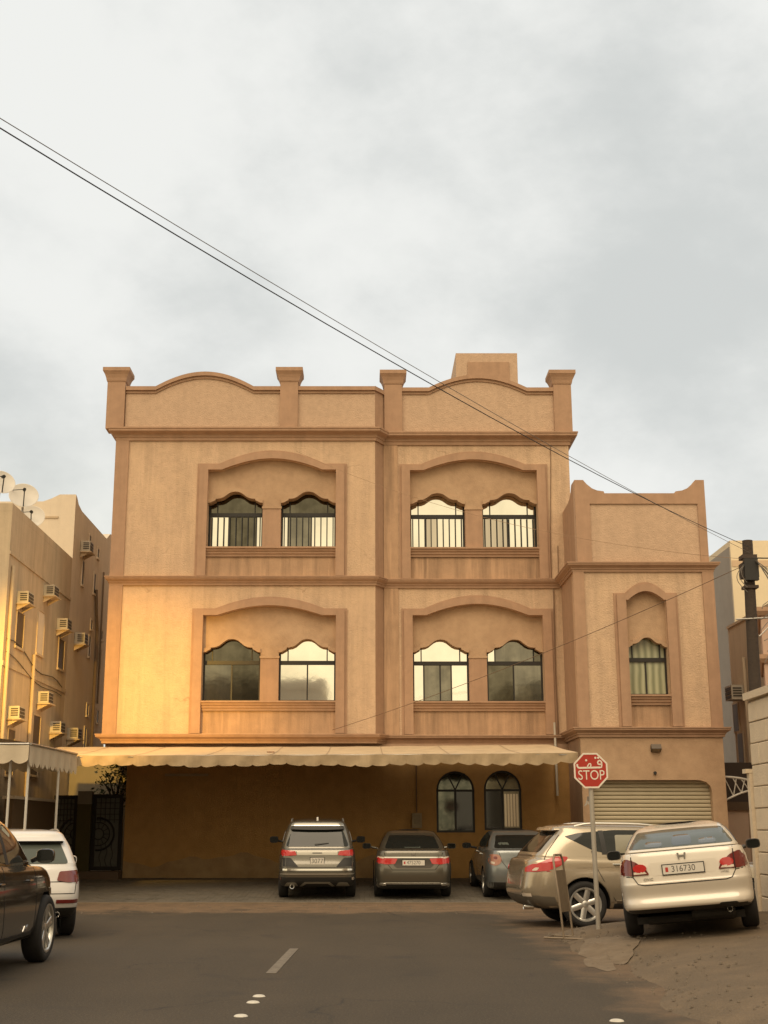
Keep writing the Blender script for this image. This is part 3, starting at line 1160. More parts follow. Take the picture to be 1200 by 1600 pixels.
# flood lamp over the garage and small fixings
fl = empty('wall_lamp', (7.66, YW, 3.66))
tag(fl, 'small dark flood lamp on the wall above the garage shutter', 'wall lamp')
MB().prism([[(-.15, -.02), (-.03, -.1), (-.0, .06), (-.10, .10)]], -.14, .12, 'yz').build('lamp_body', mat('lamp_body', (0.10, 0.07, 0.045), 0.5), fl)
MB().prism([[(-.155, -.022), (-.035, -.102), (-.045, -.11), (-.165, -.03)]], -.12, .10, 'yz').build('lamp_glass', G_MID, fl)
MB().box(-.04, .04, -.03, -.001, -.04, .05).build('bracket', METAL, fl)
s = HB()
s.lathe([(0, YW - .06), (.04, YW - .06), (.045, YW - .03), (.02, YW - .001)], (7.6, 0, 3.02), 'y', 12)
s.build('bell_sounder', BLACKP)
# worn stickers by the garage door
STK = mat('old_sticker', (0.50, 0.46, 0.40), 0.8, noise=0.7, nscale=30)
STK2 = mat('faded_sticker', (0.22, 0.19, 0.16), 0.8, noise=0.6, nscale=30)
s = HB()
s.prism([[(5.70, 2.16), (5.78, 2.20), (5.81, 2.30), (5.78, 2.34), (5.75, 2.24)]], YW - .006, YW - .002)
s.prism([[(5.80, 2.22), (5.94, 2.20), (5.92, 2.26), (5.81, 2.28)]], YW - .006, YW - .002)
s.build('sticker', STK)
s = HB()
s.box(5.80, 5.915, YW - .006, YW - .002, 2.30, 2.42)
s.build('sticker', STK2)
# drain pipe in the corner
s = HB()
s.tube([(5.33, YR - .12, 4.5), (5.33, YR - .12, 4.12), (5.30, YR - .35, 3.86), (5.30, YR - .4, 2.48)], .036, 10)
s.build('drain_pipe', WHITEPL, smooth=True)
s = HB()
s.tube([(5.52, YR - .03, 13.0), (5.50, YR - .03, 12), (5.42, YR - .04, 10), (5.40, YR - .04, 8.62)], .012, 6)
s.tube([(5.62, YR - .03, 9.6), (5.60, YR - .05, 8.62)], .012, 6)
s.tube([(5.45, YR - .05, 8.34), (5.42, YR - .05, 6), (5.44, YR - .05, 4.2)], .018, 6)
s.build('wall_cable', mat('dirty_cable', (0.20, 0.12, 0.07), 0.8))

# ------------------------------------------------------------------ awning over the parking bay
aw = empty('parking_awning', (-1.2, 31.1, 0))
tag(aw, 'long sagging tan fabric awning with scalloped valance over the parked cars', 'awning')


class AB(MB):
    def build(s, name, m, parent=aw, **kw):
        s.v = [(x + 1.2, y - 31.1, z) for x, y, z in s.v]
        return MB.build(s, name, m, parent, **kw)


AX0, AX1, AY0, AY1 = -8.42, 5.10, 31.1, 35.98  # left end lengthened unseen behind the carport to keep lamplight off the gates
nx, ny = 120, 14


def aw_z(u, v):
    """u along x, v from front to back"""
    z = 3.30 + .07 * u ** 3 + (3.80 - 3.30) * v
    sag = .03 * math.sin(math.pi * v) * (0.4 + 0.6 * abs(math.sin(math.pi * u * 5)))
    return z - sag + .004 * math.sin(u * 70 + v * 9)


s = AB()
for j in range(ny + 1):
    for i in range(nx + 1):
        u, v = i / nx, j / ny
        s.v.append((AX0 + (AX1 - AX0) * u, AY0 + (AY1 - AY0) * v, aw_z(u, v)))
for j in range(ny):
    for i in range(nx):
        a = j * (nx + 1) + i
        s.f.append((a, a + 1, a + nx + 2, a + nx + 1))
s.build('awning_sheet', FABRIC, smooth=True, recalc=False)
s = AB()
nv = 840
VR = 5
for i in range(nv + 1):
    u = i / nv
    x = AX0 + (AX1 - AX0) * u
    zt = aw_z(u, 0)
    scal = abs(math.sin(math.pi * u * 33))
    drop = .205 + (.055 + .012 * math.sin(u * 211)) * scal ** 0.8 + .018 * math.sin(u * 23) + .012 * math.sin(u * 61 + 1)
    for k in range(VR):
        f = k / (VR - 1)
        yy = AY0 - .012 - .012 * math.sin(u * 57 + 2 * math.sin(u * 29)) * f - .006 * math.sin(u * 140 + 3 * f) + .07 * f
        s.v.append((x, yy, zt - drop * f))
for i in range(nv):
    for k in range(VR - 1):
        a = i * VR + k
        s.f.append((a, a + VR, a + VR + 1, a + 1))
s.build('valance', FABRIC, smooth=True, recalc=False)
s = AB()
s.tube([(AX0 + .02, AY0 + .03, 3.26), (AX1 - .02, AY0 + .03, 3.33)], .028, 8)
for k in range(6):
    u = k / 5
    x = AX0 + .03 + (AX1 - AX0 - .06) * u
    s.tube([(x, AY0 + .05, aw_z(u, 0) - .05), (x, AY1, aw_z(u, 1) - .06)], .025, 8)
s.build('awning_frame', METAL, smooth=True)
for k in range(1, 9):
    u = k / 9 + .012 * math.sin(k * 5)
    s = AB()
    xx = AX0 + (AX1 - AX0) * u
    s.add([(xx - .012, AY0 - .004, aw_z(u, 0) + .004), (xx + .012, AY0 - .004, aw_z(u, 0) + .004)] + [(xx + sx_ * .012, AY0 + (AY1 - AY0) * v_ / 6, aw_z(u, v_ / 6) + .007) for v_ in range(1, 7) for sx_ in (-1, 1)],
          [(0, 1, 3, 2)] + [(2 * q, 2 * q + 1, 2 * q + 3, 2 * q + 2) for q in range(1, 6)])
    s.build('seam', mat('fabric_seam', (0.36, 0.26, 0.17), .9), recalc=False)
s = AB()
s.box(-2.38, -2.2, AY0 + .5, AY0 + .62, 3.40, 3.43)
s.build('patch', TRIM)

# ------------------------------------------------------------------ gates, pillars, plants left of the house
def make_gate(x0, x1, z0, z1, Y, cx_, cz_, r, label):
    g = empty('iron_gate', ((x0 + x1) / 2, Y, z0))
    tag(g, label, 'gate', 'dark iron gates beside the house')
    xm = (x0 + x1) / 2
    hw = (x1 - x0) / 2
    H_ = z1 - z0
    fw = .10
    b_ = MB()
    b_.prism([[(-hw, 0), (hw, 0), (hw, H_), (-hw, H_)], [(-hw + fw, fw), (hw - fw, fw), (hw - fw, H_ - fw), (-hw + fw, H_ - fw)]], -.03, .03)
    b_.build('gate_frame', IRON, g)
    b_ = MB()
    b_.box(-hw + fw, hw - fw, .012, .02, fw, H_ - fw)
    b_.build('back_sheet', mat('gate_sheet', (0.085, 0.082, 0.066), 0.5, noise=0.5, nscale=6), g)
    # lattice above, ring in the middle, scrolls below
    b_ = MB()
    n = 4
    for i in range(1, n + 1):
        x = -hw + fw + (2 * hw - 2 * fw) * i / (n + 1)
        b_.box(x - .008, x + .008, -.012, .008, H_ * .62, H_ - fw)
    for i in range(4):
        z = H_ * .66 + (H_ * .30) * i / 4
        b_.box(-hw + fw, hw - fw, -.010, .006, z - .008, z + .008)
    b_.build('lattice', IRON, g)
    b_ = MB()
    for i in range(1, n):
        x = -hw + fw + (2 * hw - 2 * fw) * i / n
        b_.tube([(x + .03 * math.sin(k * 1.3 + i), -.004, fw + (H_ * .3) * k / 7) for k in range(8)], .009, 5)
    b_.build('scroll_bars', IRON, g)
    cxl = cx_ - xm
    b_ = MB()
    for rr, th in ((r, .028), (r * .72, .014), (r * .34, .014)):
        pts_ = []
        for k in range(49):
            a = 2 * math.pi * k / 48
            x, z = cxl + rr * math.cos(a), cz_ - z0 + rr * math.sin(a)
            if -hw + fw - .02 <= x <= hw - fw + .02:
                pts_.append((x, -.012, z))
            elif len(pts_) > 1:
                b_.tube(pts_, th, 6)
                pts_ = []
            else:
                pts_ = []
        if len(pts_) > 1:
            b_.tube(pts_, th, 6)
    for k in range(12):
        a = 2 * math.pi * k / 12
        p0 = (cxl + r * .34 * math.cos(a), -.01, cz_ - z0 + r * .34 * math.sin(a))
        p1 = (cxl + r * .72 * math.cos(a), -.01, cz_ - z0 + r * .72 * math.sin(a))
        if all(-hw + fw <= q[0] <= hw - fw for q in (p0, p1)):
            b_.tube([p0, p1], .009, 5)
    b_.build('ring_ornament', IRON, g)
    b_ = MB()
    b_.box(-hw + .02, -hw + .07, -.06, -.031, H_ * .45, H_ * .52)
    b_.build('handle', IRON, g)
    return g


make_gate(-7.52, -6.68, .50, 2.53, 36.32, -7.33, 1.46, .43, 'wider dark iron gate with a round ornament beside the house wall')
make_gate(-8.60, -7.93, .50, 2.50, 36.32, -7.95, 1.46, .43, 'narrow dark iron gate partly behind the left carport post')
pl = empty('gate_pillar', (-7.72, 36.3, .29))
tag(pl, 'olive and grey plastered pillar between the two iron gates', 'pillar')
MB().box(-.20, .18, -.12, .2, 0, 1.97).build('pillar_shaft', OLIVE, pl)
MB().box(-.20, .18, -.11, .2, 1.971, 2.32).build('pillar_top', GREYP, pl)
o = MB().box(-8.84, -6.63, 35.75, 36.6, .1, .48).build('doorstep', mat('doorstep', (0.13, 0.085, 0.055), 0.9, noise=0.4, nscale=4))
tag(o, 'brown concrete step below the two iron gates', 'step')
o = MB().box(-8.8, -6.66, 38.9, 39.1, 0, 3.75).build('alley_wall', mat('alley_wall', (0.30, 0.27, 0.21), 0.9, noise=0.2, nscale=3))
tag(o, 'pale wall at the back of the alley behind the leafy shrub', 'wall')
sh_ = empty('leafy_shrub', (-7.1, 37.4, .3))
tag(sh_, 'dark leafy shrub showing above the wider iron gate', 'shrub')
b_ = MB()
b_.tube([(0, 0, 0), (.05, 0, 1.1), (-.03, .03, 2.0), (.1, 0, 2.6)], [.05, .045, .035, .02], 7)
for k in range(6):
    a = k * 1.05
    b_.tube([(0, 0, 1.7 + .1 * k), (.28 * math.cos(a), .25 * math.sin(a), 2.1 + .12 * k), (.5 * math.cos(a), .4 * math.sin(a), 2.4 + .12 * k)], [.025, .018, .01], 6)
b_.build('trunk', WOOD, sh_)
b_ = MB()
rng_ = random.Random(3)
for k in range(520):
    a = rng_.uniform(0, 6.28)
    rr = .62 * math.sqrt(rng_.random())
    c = Vector((rr * math.cos(a), .8 * rr * math.sin(a), 2.62 + rng_.gauss(0, .34)))
    d = Vector((rng_.gauss(0, 1), rng_.gauss(0, 1), rng_.gauss(-.3, .7))).normalized()
    e = d.cross(Vector((rng_.gauss(0, 1), rng_.gauss(0, 1), rng_.gauss(0, 1)))).normalized()
    L_ = rng_.uniform(.07, .15)
    b_.add([c, c + d * L_ * .5 + e * L_ * .28, c + d * L_, c + d * L_ * .5 - e * L_ * .28], [(0, 1, 2, 3)])
b_.build('foliage', LEAF, sh_, recalc=False)

# ------------------------------------------------------------------ left-hand houses
lh = empty('left_house', (-8.85, 31.3, 0))
tag(lh, 'beige plastered house at the left edge with window air conditioners', 'house')
WXL = -8.85


class LBd(MB):
    def build(s, name, m, parent=None, base=(WXL, 31.3, 0), **kw):
        s.v = [(x - base[0], y - base[1], z - base[2]) for x, y, z in s.v]
        return MB.build(s, name, m, parent, **kw)


s = LBd()
s.box(-20, WXL, 31.2, 37.95, 0, 9.35)
wall1 = s.build('wall', LB, lh)
s = LBd()
s.box(-20, WXL + .0, 31.2, 31.4, 9.352, 9.55)
s.box(WXL - .2, WXL, 31.402, 37.95, 9.352, 9.55)
s.build('parapet', LB, lh)


def wall_window(par, y0, y1, z0, z1, m=SHADOWW, base=(WXL, 31.3, 0), sun_side=False):
    s = LBd()
    s.box(WXL + .001, WXL + .03, y0 - .04, y0, z0, z1)
    s.box(WXL + .001, WXL + .03, y1, y1 + .04, z0, z1)
    s.box(WXL + .001, WXL + .03, y0 - .04, y1 + .04, z1 + .001, z1 + .05)
    s.box(WXL + .001, WXL + .05, y0 - .06, y1 + .06, z0 - .06, z0 - .001)
    f = s.build('window', LB if par is lh else LB2, par, base=base)
    s = LBd()
    s.box(WXL + .002, WXL + .012, y0 + .001, y1 - .001, z0 + .001, z1 - .001)
    s.build('pane', m, f, base=base)


for y, z0, z1 in ((32.55, 6.10, 6.98), (37.15, 6.10, 6.95)):
    wall_window(lh, y - .35, y + .35, z0, z1)
wall_window(lh, 34.3, 35.0, 6.2, 7.35, LB2)
wall_window(lh, 32.1, 32.7, 2.9, 4.0)
wall_window(lh, 34.45, 35.2, 3.0, 4.55)
s = LBd()
s.tube([(WXL + .05, 31.45, 0.2), (WXL + .05, 31.45, 8.0)], .045, 8)
s.build('drain_pipe', LB, lh, smooth=True)
s = LBd()
s.tube([(WXL + .05, 34.0, 0.2), (WXL + .05, 34.0, 6.1)], .045, 8)
s.build('drain_pipe', LB, lh, smooth=True)
s = LBd()
s.box(WXL + .001, WXL + .025, 31.2, 37.95, 5.48, 5.60)
s.build('string_course', LB, lh)
s = LBd()
s.box(WXL + .001, WXL + .03, 31.2, 37.95, 8.25, 8.33)
s.build('string_course', LB, lh)
CB = mat('old_cable', (0.10, 0.075, 0.05), 0.8)
s = LBd()
s.tube([(WXL + .03, 31.4 + i * .6, 6.15 - .06 * i + .12 * math.sin(i * .9)) for i in range(11)], .014, 5)
s.tube([(WXL + .03, 31.4 + i * .6, 5.75 - .05 * i + .10 * math.sin(i * .7 + 1)) for i in range(11)], .012, 5)
s.build('wall_cable', CB, lh)

ph = empty('pale_house', (WXL, 37.95, 0))
tag(ph, 'taller pale house with a curved roofline behind the beige left house', 'house')
BP = (WXL, 37.95, 0)
s = LBd()
s.prism([[(37.96, 0), (44.0, 0), (44.0, 11.62), (43.4, 11.55), (42.8, 11.25), (38.9, 11.25), (38.4, 11.34), (38.15, 11.5), (37.96, 11.55)]], WXL - .25, WXL, 'yz')
s.build('wall', LB2, ph, base=BP)
s = LBd()
s.prism([[(-16, 0), (WXL - .251, 0), (WXL - .251, 11.55), (WXL - .5, 11.55), (WXL - .75, 11.42), (WXL - 1.0, 11.33), (-16, 11.31)]], 37.96, 38.2)
s.prism([[(-16, 0), (WXL - .251, 0), (WXL - .251, 11.2), (-16, 11.2)]], 43.7, 44.0)
s.box(-16, WXL - .251, 38.2, 43.7, 10.2, 10.4)
s.build('wall', LB2, ph, base=BP)
s = LBd()
s.box(-12, WXL - .5, 37.93, 37.958, 10.80, 10.86)
s.box(-10.8, -10.74, 37.93, 37.958, 9.4, 10.8)
s.build('plaster_groove', LB, ph, base=BP)
for y, z0, z1 in ((39.4, 9.0, 9.75), (41.2, 9.05, 9.7), (40.9, 6.95, 7.6), (42.6, 6.75, 7.4), (41.05, 7.85, 8.15), (42.7, 7.75, 8.05), (40.95, 4.0, 4.7), (41.1, 5.1, 5.45), (42.7, 5.0, 5.4), (40.2, 10.35, 10.75), (41.5, 10.3, 10.6)):
    wall_window(ph, y - .14, y + .14, z0, z1, SHADOWW, BP)
s = LBd()
s.tube([(WXL + .06, 41.75, .2), (WXL + .06, 41.75, 7.9)], .05, 8)
s.tube([(WXL + .06, 41.75, 7.9), (WXL + .06, 41.45, 8.6), (WXL + .06, 41.3, 9.2)], .05, 8)
s.tube([(WXL + .05, 42.4, 5.6), (WXL + .05, 42.4, 10.0)], .03, 8)
s.build('drain_pipe', mat('brown_pipe', (0.18, 0.13, 0.09), 0.7), ph, base=BP, smooth=True)


def make_ac(loc, rz, shelf=True, tilt=0):
    a = empty('air_conditioner', loc, rz)
    b_ = MB()
    b_.box(-.34, .34, -.42, 0, -.21, .21)
    b_.build('casing', WHITEPL, a)
    b_ = MB()
    for i in range(2):
        for k in range(3):
            b_.box(-.30 + i * .31, -.02 + i * .31, -.432, -.421, -.17 + k * .12, -.08 + k * .12)
    b_.build('rear_grille', GRILLE, a)
    for xa_, xb_ in ((-.347, -.341), (.341, .347)):
        b_ = MB()
        for i in range(4):
            z = -.13 + i * .075
            b_.box(xa_, xb_, -.38, -.12, z, z + .045)
        b_.build('side_vent', GRILLE, a)
    if shelf:
        b_ = MB()
        b_.box(-.42, .42, -.50, 0, -.262, -.222)
        b_.build('bracket_shelf', LB, a)
        for xx in (-.34, .30):
            b_ = MB()
            b_.prism([[(-.44, -.264), (-.001, -.264), (-.001, -.48)]], xx, xx + .04, 'yz')
            b_.build('bracket', LB, a)
    return a


acs = [(32.36, 7.32, 'air conditioner on a shelf, topmost one nearest the left edge of the beige house'),
       (35.0, 7.98, 'air conditioner above the pale lit window on the beige house'),
       (36.7, 7.32, 'air conditioner third along the upper row of the beige house, above a dark window'),
       (35.0, 5.05, 'air conditioner alone at mid height beside the drain pipe of the beige house'),
       (32.2, 4.40, 'air conditioner low on the beige house directly above the grey carport roof'),
       (36.6, 4.38, 'air conditioner left one of the low pair above the awning end')]
first = None
for y, z, lab in acs + [(39.0, 7.25, 'air conditioner at the end of the upper row, on the pale house corner'),
                        (38.75, 4.36, 'air conditioner right one of the low pair above the awning end'),
                        (39.15, 10.15, 'highest air conditioner, on the pale house under its curved roofline')]:
    if first is None:
        first = a = make_ac((0, 0, 0), 0)
    else:
        a = copy_tree(first)
    a.location = (WXL + .01, y, z)
    a.rotation_euler = (0, 0, R(90))
    kk = acs_n = len(lab) % 5
    a.scale = (.72 + .02 * kk, .70 + .03 * (kk % 3), .72 + .02 * kk)
    a.rotation_euler = (R(.6 * (kk - 2)), R(-.8 * (kk - 1)), R(90 + .9 * (kk - 2)))
    tag(a, lab, 'air conditioner', 'window air conditioners on the left houses')


def make_dish(loc, r, az, el):
    d = empty('satellite_dish', loc, az)
    b_ = MB()
    prof = [(r * k / 8, .22 * r * (k / 8) ** 2) for k in range(9)]
    back = [(q, h + .012) for q, h in reversed(prof)]
    b_.lathe(prof + [(r + .015, .22 * r + .006)] + back, axis='y', seg=32)
    M = Matrix.Translation((0, 0, r + .25)) @ Matrix.Rotation(R(-el), 4, 'X')
    b_.v = [tuple(M @ Vector((x, -y, z))) for x, y, z in b_.v]
    b_.build('reflector', DISH, d, smooth=True)
    b_ = MB()
    f = M @ Vector((0, -r * .95, 0))
    b_.tube([M @ Vector((0, -.2 * r, -r)), f], .016, 6)
    b_.tube([M @ Vector((-r * .8, -.2 * r, r * .4)), f], .010, 6)
    b_.build('feed_arm', BLACKP, d)
    b_ = MB()
    b_.tube([f, f + Vector((0, .14, .02))], .045, 8)
    b_.build('feed_horn', BLACKP, d)
    b_ = MB()
    b_.tube([(0, .12, -.3), (0, .12, r * .9)], .03, 8)
    b_.tube([(0, .12, r * .8), M @ Vector((0, .03, 0))], .03, 8)
    b_.build('mast', METAL, d)
    return d


tag(make_dish((-8.98, 32.6, 9.45), .37, R(18), 22), 'large round satellite dish in front on the roof edge of the beige house', 'satellite dish', 'rooftop satellite dishes')
tag(make_dish((-9.1, 34.0, 9.25), .34, R(10), 20), 'smaller satellite dish behind the large one, by the pale house', 'satellite dish', 'rooftop satellite dishes')
tag(make_dish((-9.28, 31.5, 9.55), .34, R(30), 22), 'satellite dish cut off by the left edge of the picture', 'satellite dish', 'rooftop satellite dishes')

# boundary wall, pillar and carport in front of the left house
o = MB().box(-8.40, -8.2, 30.6, 34.7, 0, 2.28).build('boundary_wall', mat('dark_wall', (0.13, 0.082, 0.04), 0.9, noise=0.3, nscale=2))
tag(o, 'low brown boundary wall with pale coping behind the left carport posts', 'boundary wall')
MB().box(-8.44, -8.16, 30.55, 34.75, 2.281, 2.35).build('coping', LB2, o)
o = MB().box(-9.7, -8.62, 29.6, 30.0, 0, 2.62).build('gate_pillar', LB)
tag(o, 'amber lit plaster pillar at the left edge under the carport', 'pillar')
MB().box(-9.75, -8.58, 29.55, 30.05, 2.621, 2.70).build('pillar_cap', LB2, o)

cp = empty('carport', (-8.6, 26.6, 0))
tag(cp, 'grey fabric carport with scalloped fringe at the left edge', 'carport')


class CBd(MB):
    def build(s, name, m, parent=cp, **kw):
        s.v = [(x + 8.6, y - 26.6, z) for x, y, z in s.v]
        return MB.build(s, name, m, parent, **kw)


CX1, CX0, CY0, CY1 = -6.87, -10.0, 26.6, 31.0
s = CBd()
n = 16
for j in range(n + 1):
    for i in range(n + 1):
        u, v = i / n, j / n
        z = 3.31 + .16 * math.sin(math.pi * u) - .03 * math.sin(v * math.pi * 4) ** 2 * math.sin(math.pi * u) + .02 * v
        s.v.append((CX0 + (CX1 - CX0) * u, CY0 + (CY1 - CY0) * v, z))
for j in range(n):
    for i in range(n):
        a = j * (n + 1) + i
        s.f.append((a, a + 1, a + n + 2, a + n + 1))
s.build('canopy_sheet', FABRIC2, smooth=True, recalc=False)


def fringe(p0, p1, n_sc, drop, amp, out):
    s = CBd()
    m_ = n_sc * 10
    d = Vector(p1) - Vector(p0)
    for i in range(m_ + 1):
        u = i / m_
        q = Vector(p0) + d * u
        sc = drop + amp * abs(math.sin(math.pi * u * n_sc)) ** .8
        for k in range(4):
            f = k / 3
            wv = .02 * math.sin(u * 40) * f
            s.v.append((q.x + out[0] * (.01 + wv), q.y + out[1] * (.01 + wv), q.z - sc * f))
    for i in range(m_):
        for k in range(3):
            a = i * 4 + k
            s.f.append((a, a + 4, a + 5, a + 1))
    return s


fringe((CX1, CY0, 3.31), (CX1, CY1, 3.33), 16, .38, .10, (1, 0)).build('valance', FABRIC2, smooth=True, recalc=False)
fringe((CX0, CY0, 3.31), (CX1, CY0, 3.31), 9, .34, .08, (0, -1)).build('valance', FABRIC2, smooth=True, recalc=False)
fringe((CX0, CY1, 3.33), (CX1, CY1, 3.33), 9, .34, .08, (0, 1)).build('valance', FABRIC2, smooth=True, recalc=False)
s = CBd()
s.tube([(CX1 + .02, CY0 + .02, 3.29), (CX1 + .02, CY1, 3.33)], .025, 8)
s.tube([(CX0, CY0, 3.29), (CX1, CY0, 3.29)], .025, 8)
s.tube([(CX0, CY1, 3.29), (CX1, CY1, 3.29)], .025, 8)
s.build('carport_frame', METAL, smooth=True)
for x, y in ((-6.90, 26.75), (-6.90, 29.4), (-7.3, 26.85), (-9.9, 26.75), (-9.9, 29.4)):
    s = CBd()
    s.tube([(x, y, 0), (x, y, 3.30)], .028, 8)
    s.build('post', WHITEM, smooth=True)

# ------------------------------------------------------------------ right-hand side
rh = empty('brown_house', (11.2, 33, 0))
tag(rh, 'shaded brown flank of a house between the wing and the utility pole', 'house')
MB().box(0, 9, -3.0, 6.2, 0, 7.58).build('wall', BROWNH, rh)
MB().box(-.03, 9, -3.03, 6.23, 7.581, 7.66).build('roof', BROWNH, rh)
for y, z0, z1 in ((5.9, 4.4, 5.3), (5.6, 3.3, 4.4)):
    f = MB().box(-.03, -.001, y - .3, y + .3, z0, z1).build('window', BROWNH, rh)
    MB().box(-.036, -.031, y - .25, y + .25, z0 + .05, z1 - .05).build('pane', SHADOWW, f)
MB().tube([(-.06, 4.6, 0), (-.06, 4.6, 6.5)], .05, 8).build('drain_pipe', BROWNH, rh)
a = make_ac((11.19, 38.1, 5.5), R(-90), shelf=False)
tag(a, 'white air conditioner on the brown house beside the utility pole', 'air conditioner')
ch = empty('cream_house', (13.0, 45, 0))
tag(ch, 'tall cream house with a grey shaded side behind the utility pole', 'house')
MB().box(.14, 12, 0, 14, 0, 11.45).build('wall', CREAM, ch)
MB().prism([[(.14, 11.451), (12, 11.451), (12, 11.68), (.14, 11.68)]], 0, .25).build('parapet', CREAM, ch)
MB().box(.14, .38, .251, 14, 11.451, 11.68).build('parapet', CREAM, ch)
MB().box(.16, 9, -.02, -.001, 10.72, 10.95).build('painted_band', mat('peach_band', (0.60, 0.44, 0.29), 0.9), ch)
MB().box(.10, .139, 0, 14, 0, 11.45).build('side_wall', mat('cream_side_shade', (0.36, 0.32, 0.27), 0.95, noise=0.2, nscale=2), ch)  # shade of the flank put into a darker colour than the cream front
pk = empty('pink_house', (9.62, 31, 0))
tag(pk, 'pinkish house with brown ledges at the right edge behind the stone wall', 'house')
MB().prism([[(.06, 0), (8, 0), (8, 3), (.95, 3)]], 0, 6.75, 'xy').build('wall', PINKH, pk)
for z in (6.78, 5.62):
    MB().sweep([(.95, 3), (.06, 0), (8, 0)], [(0, z - .12), (.05, z - .12), (.12, z - .02), (.12, z + .08), (0, z + .08)]).build('cornice', TRIM, pk)
MB().box(.34, .40, -.03, -.001, 5.8, 6.6).build('wall_groove', TRIM, pk)
f = MB().box(.72, 1.6, -.03, -.001, 5.85, 6.5).build('window', TRIM, pk)
MB().box(.78, 1.54, -.036, -.031, 5.91, 6.44).build('pane', G_DIM, f)

# low yard walls and arched truss canopy behind
yw = empty('yard_wall', (9.6, 36.2, 0))
tag(yw, 'pinkish yard wall with a brown beam under the white arched truss', 'yard wall')
MB().box(-.1, 1.55, 0, .2, 0, 2.1).build('wall', mat('pale_pink_plaster', (0.70, 0.52, 0.40), 0.95, noise=0.2, nscale=3), yw)
MB().box(.95, 1.5, -.03, -.001, .1, 2.0).build('door', mat('yard_door', (0.48, 0.34, 0.24), 0.7, noise=0.2, nscale=4), yw)
MB().box(-.1, 1.55, -.08, .2, 2.101, 2.32).build('beam', mat('brown_beam', (0.13, 0.085, 0.05), 0.8), yw)
MB().box(-.1, 1.55, .25, .35, 2.32, 3.4).build('opening_shade', mat('opening_shade', (0.07, 0.05, 0.04), 0.9), yw)  # solid sheet, its dark colour standing in for shade behind the truss
tr = empty('arched_truss', (9.46, 34.4, 0))
tag(tr, 'white arched steel truss of a carport between the garage wing and stone wall', 'carport truss')


def arc_pts(zs, ze, h, n=12, w_=1.3):
    return [(w_ * i / n, 0, zs + (ze - zs) * i / n + h * math.sin(math.pi * i / n)) for i in range(n + 1)]


up_, lo_ = arc_pts(2.93, 2.55, .10), arc_pts(2.33, 2.62, .10)
MB().tube(up_, .03, 8).build('upper_chord', WHITEM, tr, smooth=True)
MB().tube(lo_, .026, 8).build('lower_chord', WHITEM, tr, smooth=True)
b_ = MB()
for i in range(0, 10, 2):
    b_.tube([up_[i], lo_[min(i + 2, 12)]], .014, 6)
    b_.tube([lo_[min(i + 2, 12)], up_[min(i + 3, 12)]], .014, 6)
b_.build('web_bars', WHITEM, tr)
MB().add([(0, 0, 2.97), (1.3, 0, 2.62), (1.3, .35, 2.66), (0, .35, 3.0)], [(0, 1, 2, 3)]).build('roof_sheet', WHITEM, tr, recalc=False)
MB().tube([(1.28, 0, 0), (1.28, 0, 2.6)], .04, 8).build('post', WHITEM, tr)

# stone boundary wall built of blocks
st = empty('stone_wall', (6.45, 18, 0))
tag(st, 'cream block boundary wall with coping at the right edge behind the tilted sedan', 'stone wall')
MB().box(.06, .28, -6, 3.75, 0, 3.70).build('wall_core', mat('mortar', (0.50, 0.41, 0.30), 0.95), st)
rs = random.Random(5)
z = .18
row = 0
while z < 3.6:
    h_ = min(.345, 3.66 - z)
    y = 3.75 - (.45 if row % 2 else 0) - .0
    ys = [3.75] + [y - .9 * k for k in range(1, 11)] if row % 2 == 0 else [3.75, 3.30] + [3.30 - .9 * k for k in range(1, 10)]
    for ya, yb_ in zip(ys, ys[1:]):
        d = rs.uniform(0, .012)
        ch_ = .012
        b_ = MB()
        x_, y0_, y1_, z0_, z1_ = d, yb_ + .004, ya - .004, z + .004, z + h_ - .004
        b_.add([(x_, y0_ + ch_, z0_ + ch_), (x_, y1_ - ch_, z0_ + ch_), (x_, y1_ - ch_, z1_ - ch_), (x_, y0_ + ch_, z1_ - ch_),
                (x_ + ch_, y0_, z0_), (x_ + ch_, y1_, z0_), (x_ + ch_, y1_, z1_), (x_ + ch_, y0_, z1_),
                (.059, y0_, z0_), (.059, y1_, z0_), (.059, y1_, z1_), (.059, y0_, z1_)],
               [(3, 2, 1, 0), (0, 1, 5, 4), (1, 2, 6, 5), (2, 3, 7, 6), (3, 0, 4, 7), (4, 5, 9, 8), (5, 6, 10, 9), (6, 7, 11, 10), (7, 4, 8, 11)])
        b_.build('stone_block', STONE, st)
    z += .35
    row += 1
MB().box(-.05, .34, -6, 3.80, 3.701, 3.82).build('coping', STONE, st)
gp = empty('gate_post', (6.47, 21.83, 0))
tag(gp, 'slim cream gate post at the end of the stone wall', 'gate post')
MB().box(-.06, .08, -.06, .08, 0, 2.50).build('shaft', STONE, gp)
MB().box(-.12, .12, -.065, .12, 2.501, 2.57).build('cap', STONE, gp)

# utility pole
up = empty('utility_pole', (7.93, 26, 0))
tag(up, 'dark wooden utility pole with a junction box and tangled wires', 'utility pole')
MB().tube([(-.12, 0, -.1), (-.04, 0, 4), (.03, 0, 7.42)], [.14, .125, .105], 14).build('pole_shaft', WOOD, up, smooth=True)
b_ = MB()
b_.box(-.13, .15, -.22, -.10, 6.55, 7.0)
b_.box(-.15, .17, -.18, .13, 6.62, 6.93)
b_.build('junction_box', BLACKP, up)
for za_, zb_, w_ in ((7.02, 7.10, .15), (6.40, 6.46, .14)):
    MB().box(.015 - w_, .015 + w_, -w_, w_, za_, zb_).build('steel_band', mat('rusty_band', (0.07, 0.05, 0.04), 0.7, metal=0.3), up)
b_ = MB()
b_.tube([(-.35, -.1, 5.75), (.6, -.1, 5.80)], .018, 6)
b_.tube([(.1, -.1, 5.4), (.5, -.1, 5.78)], .014, 6)
b_.build('bracket_arm', METAL, up)
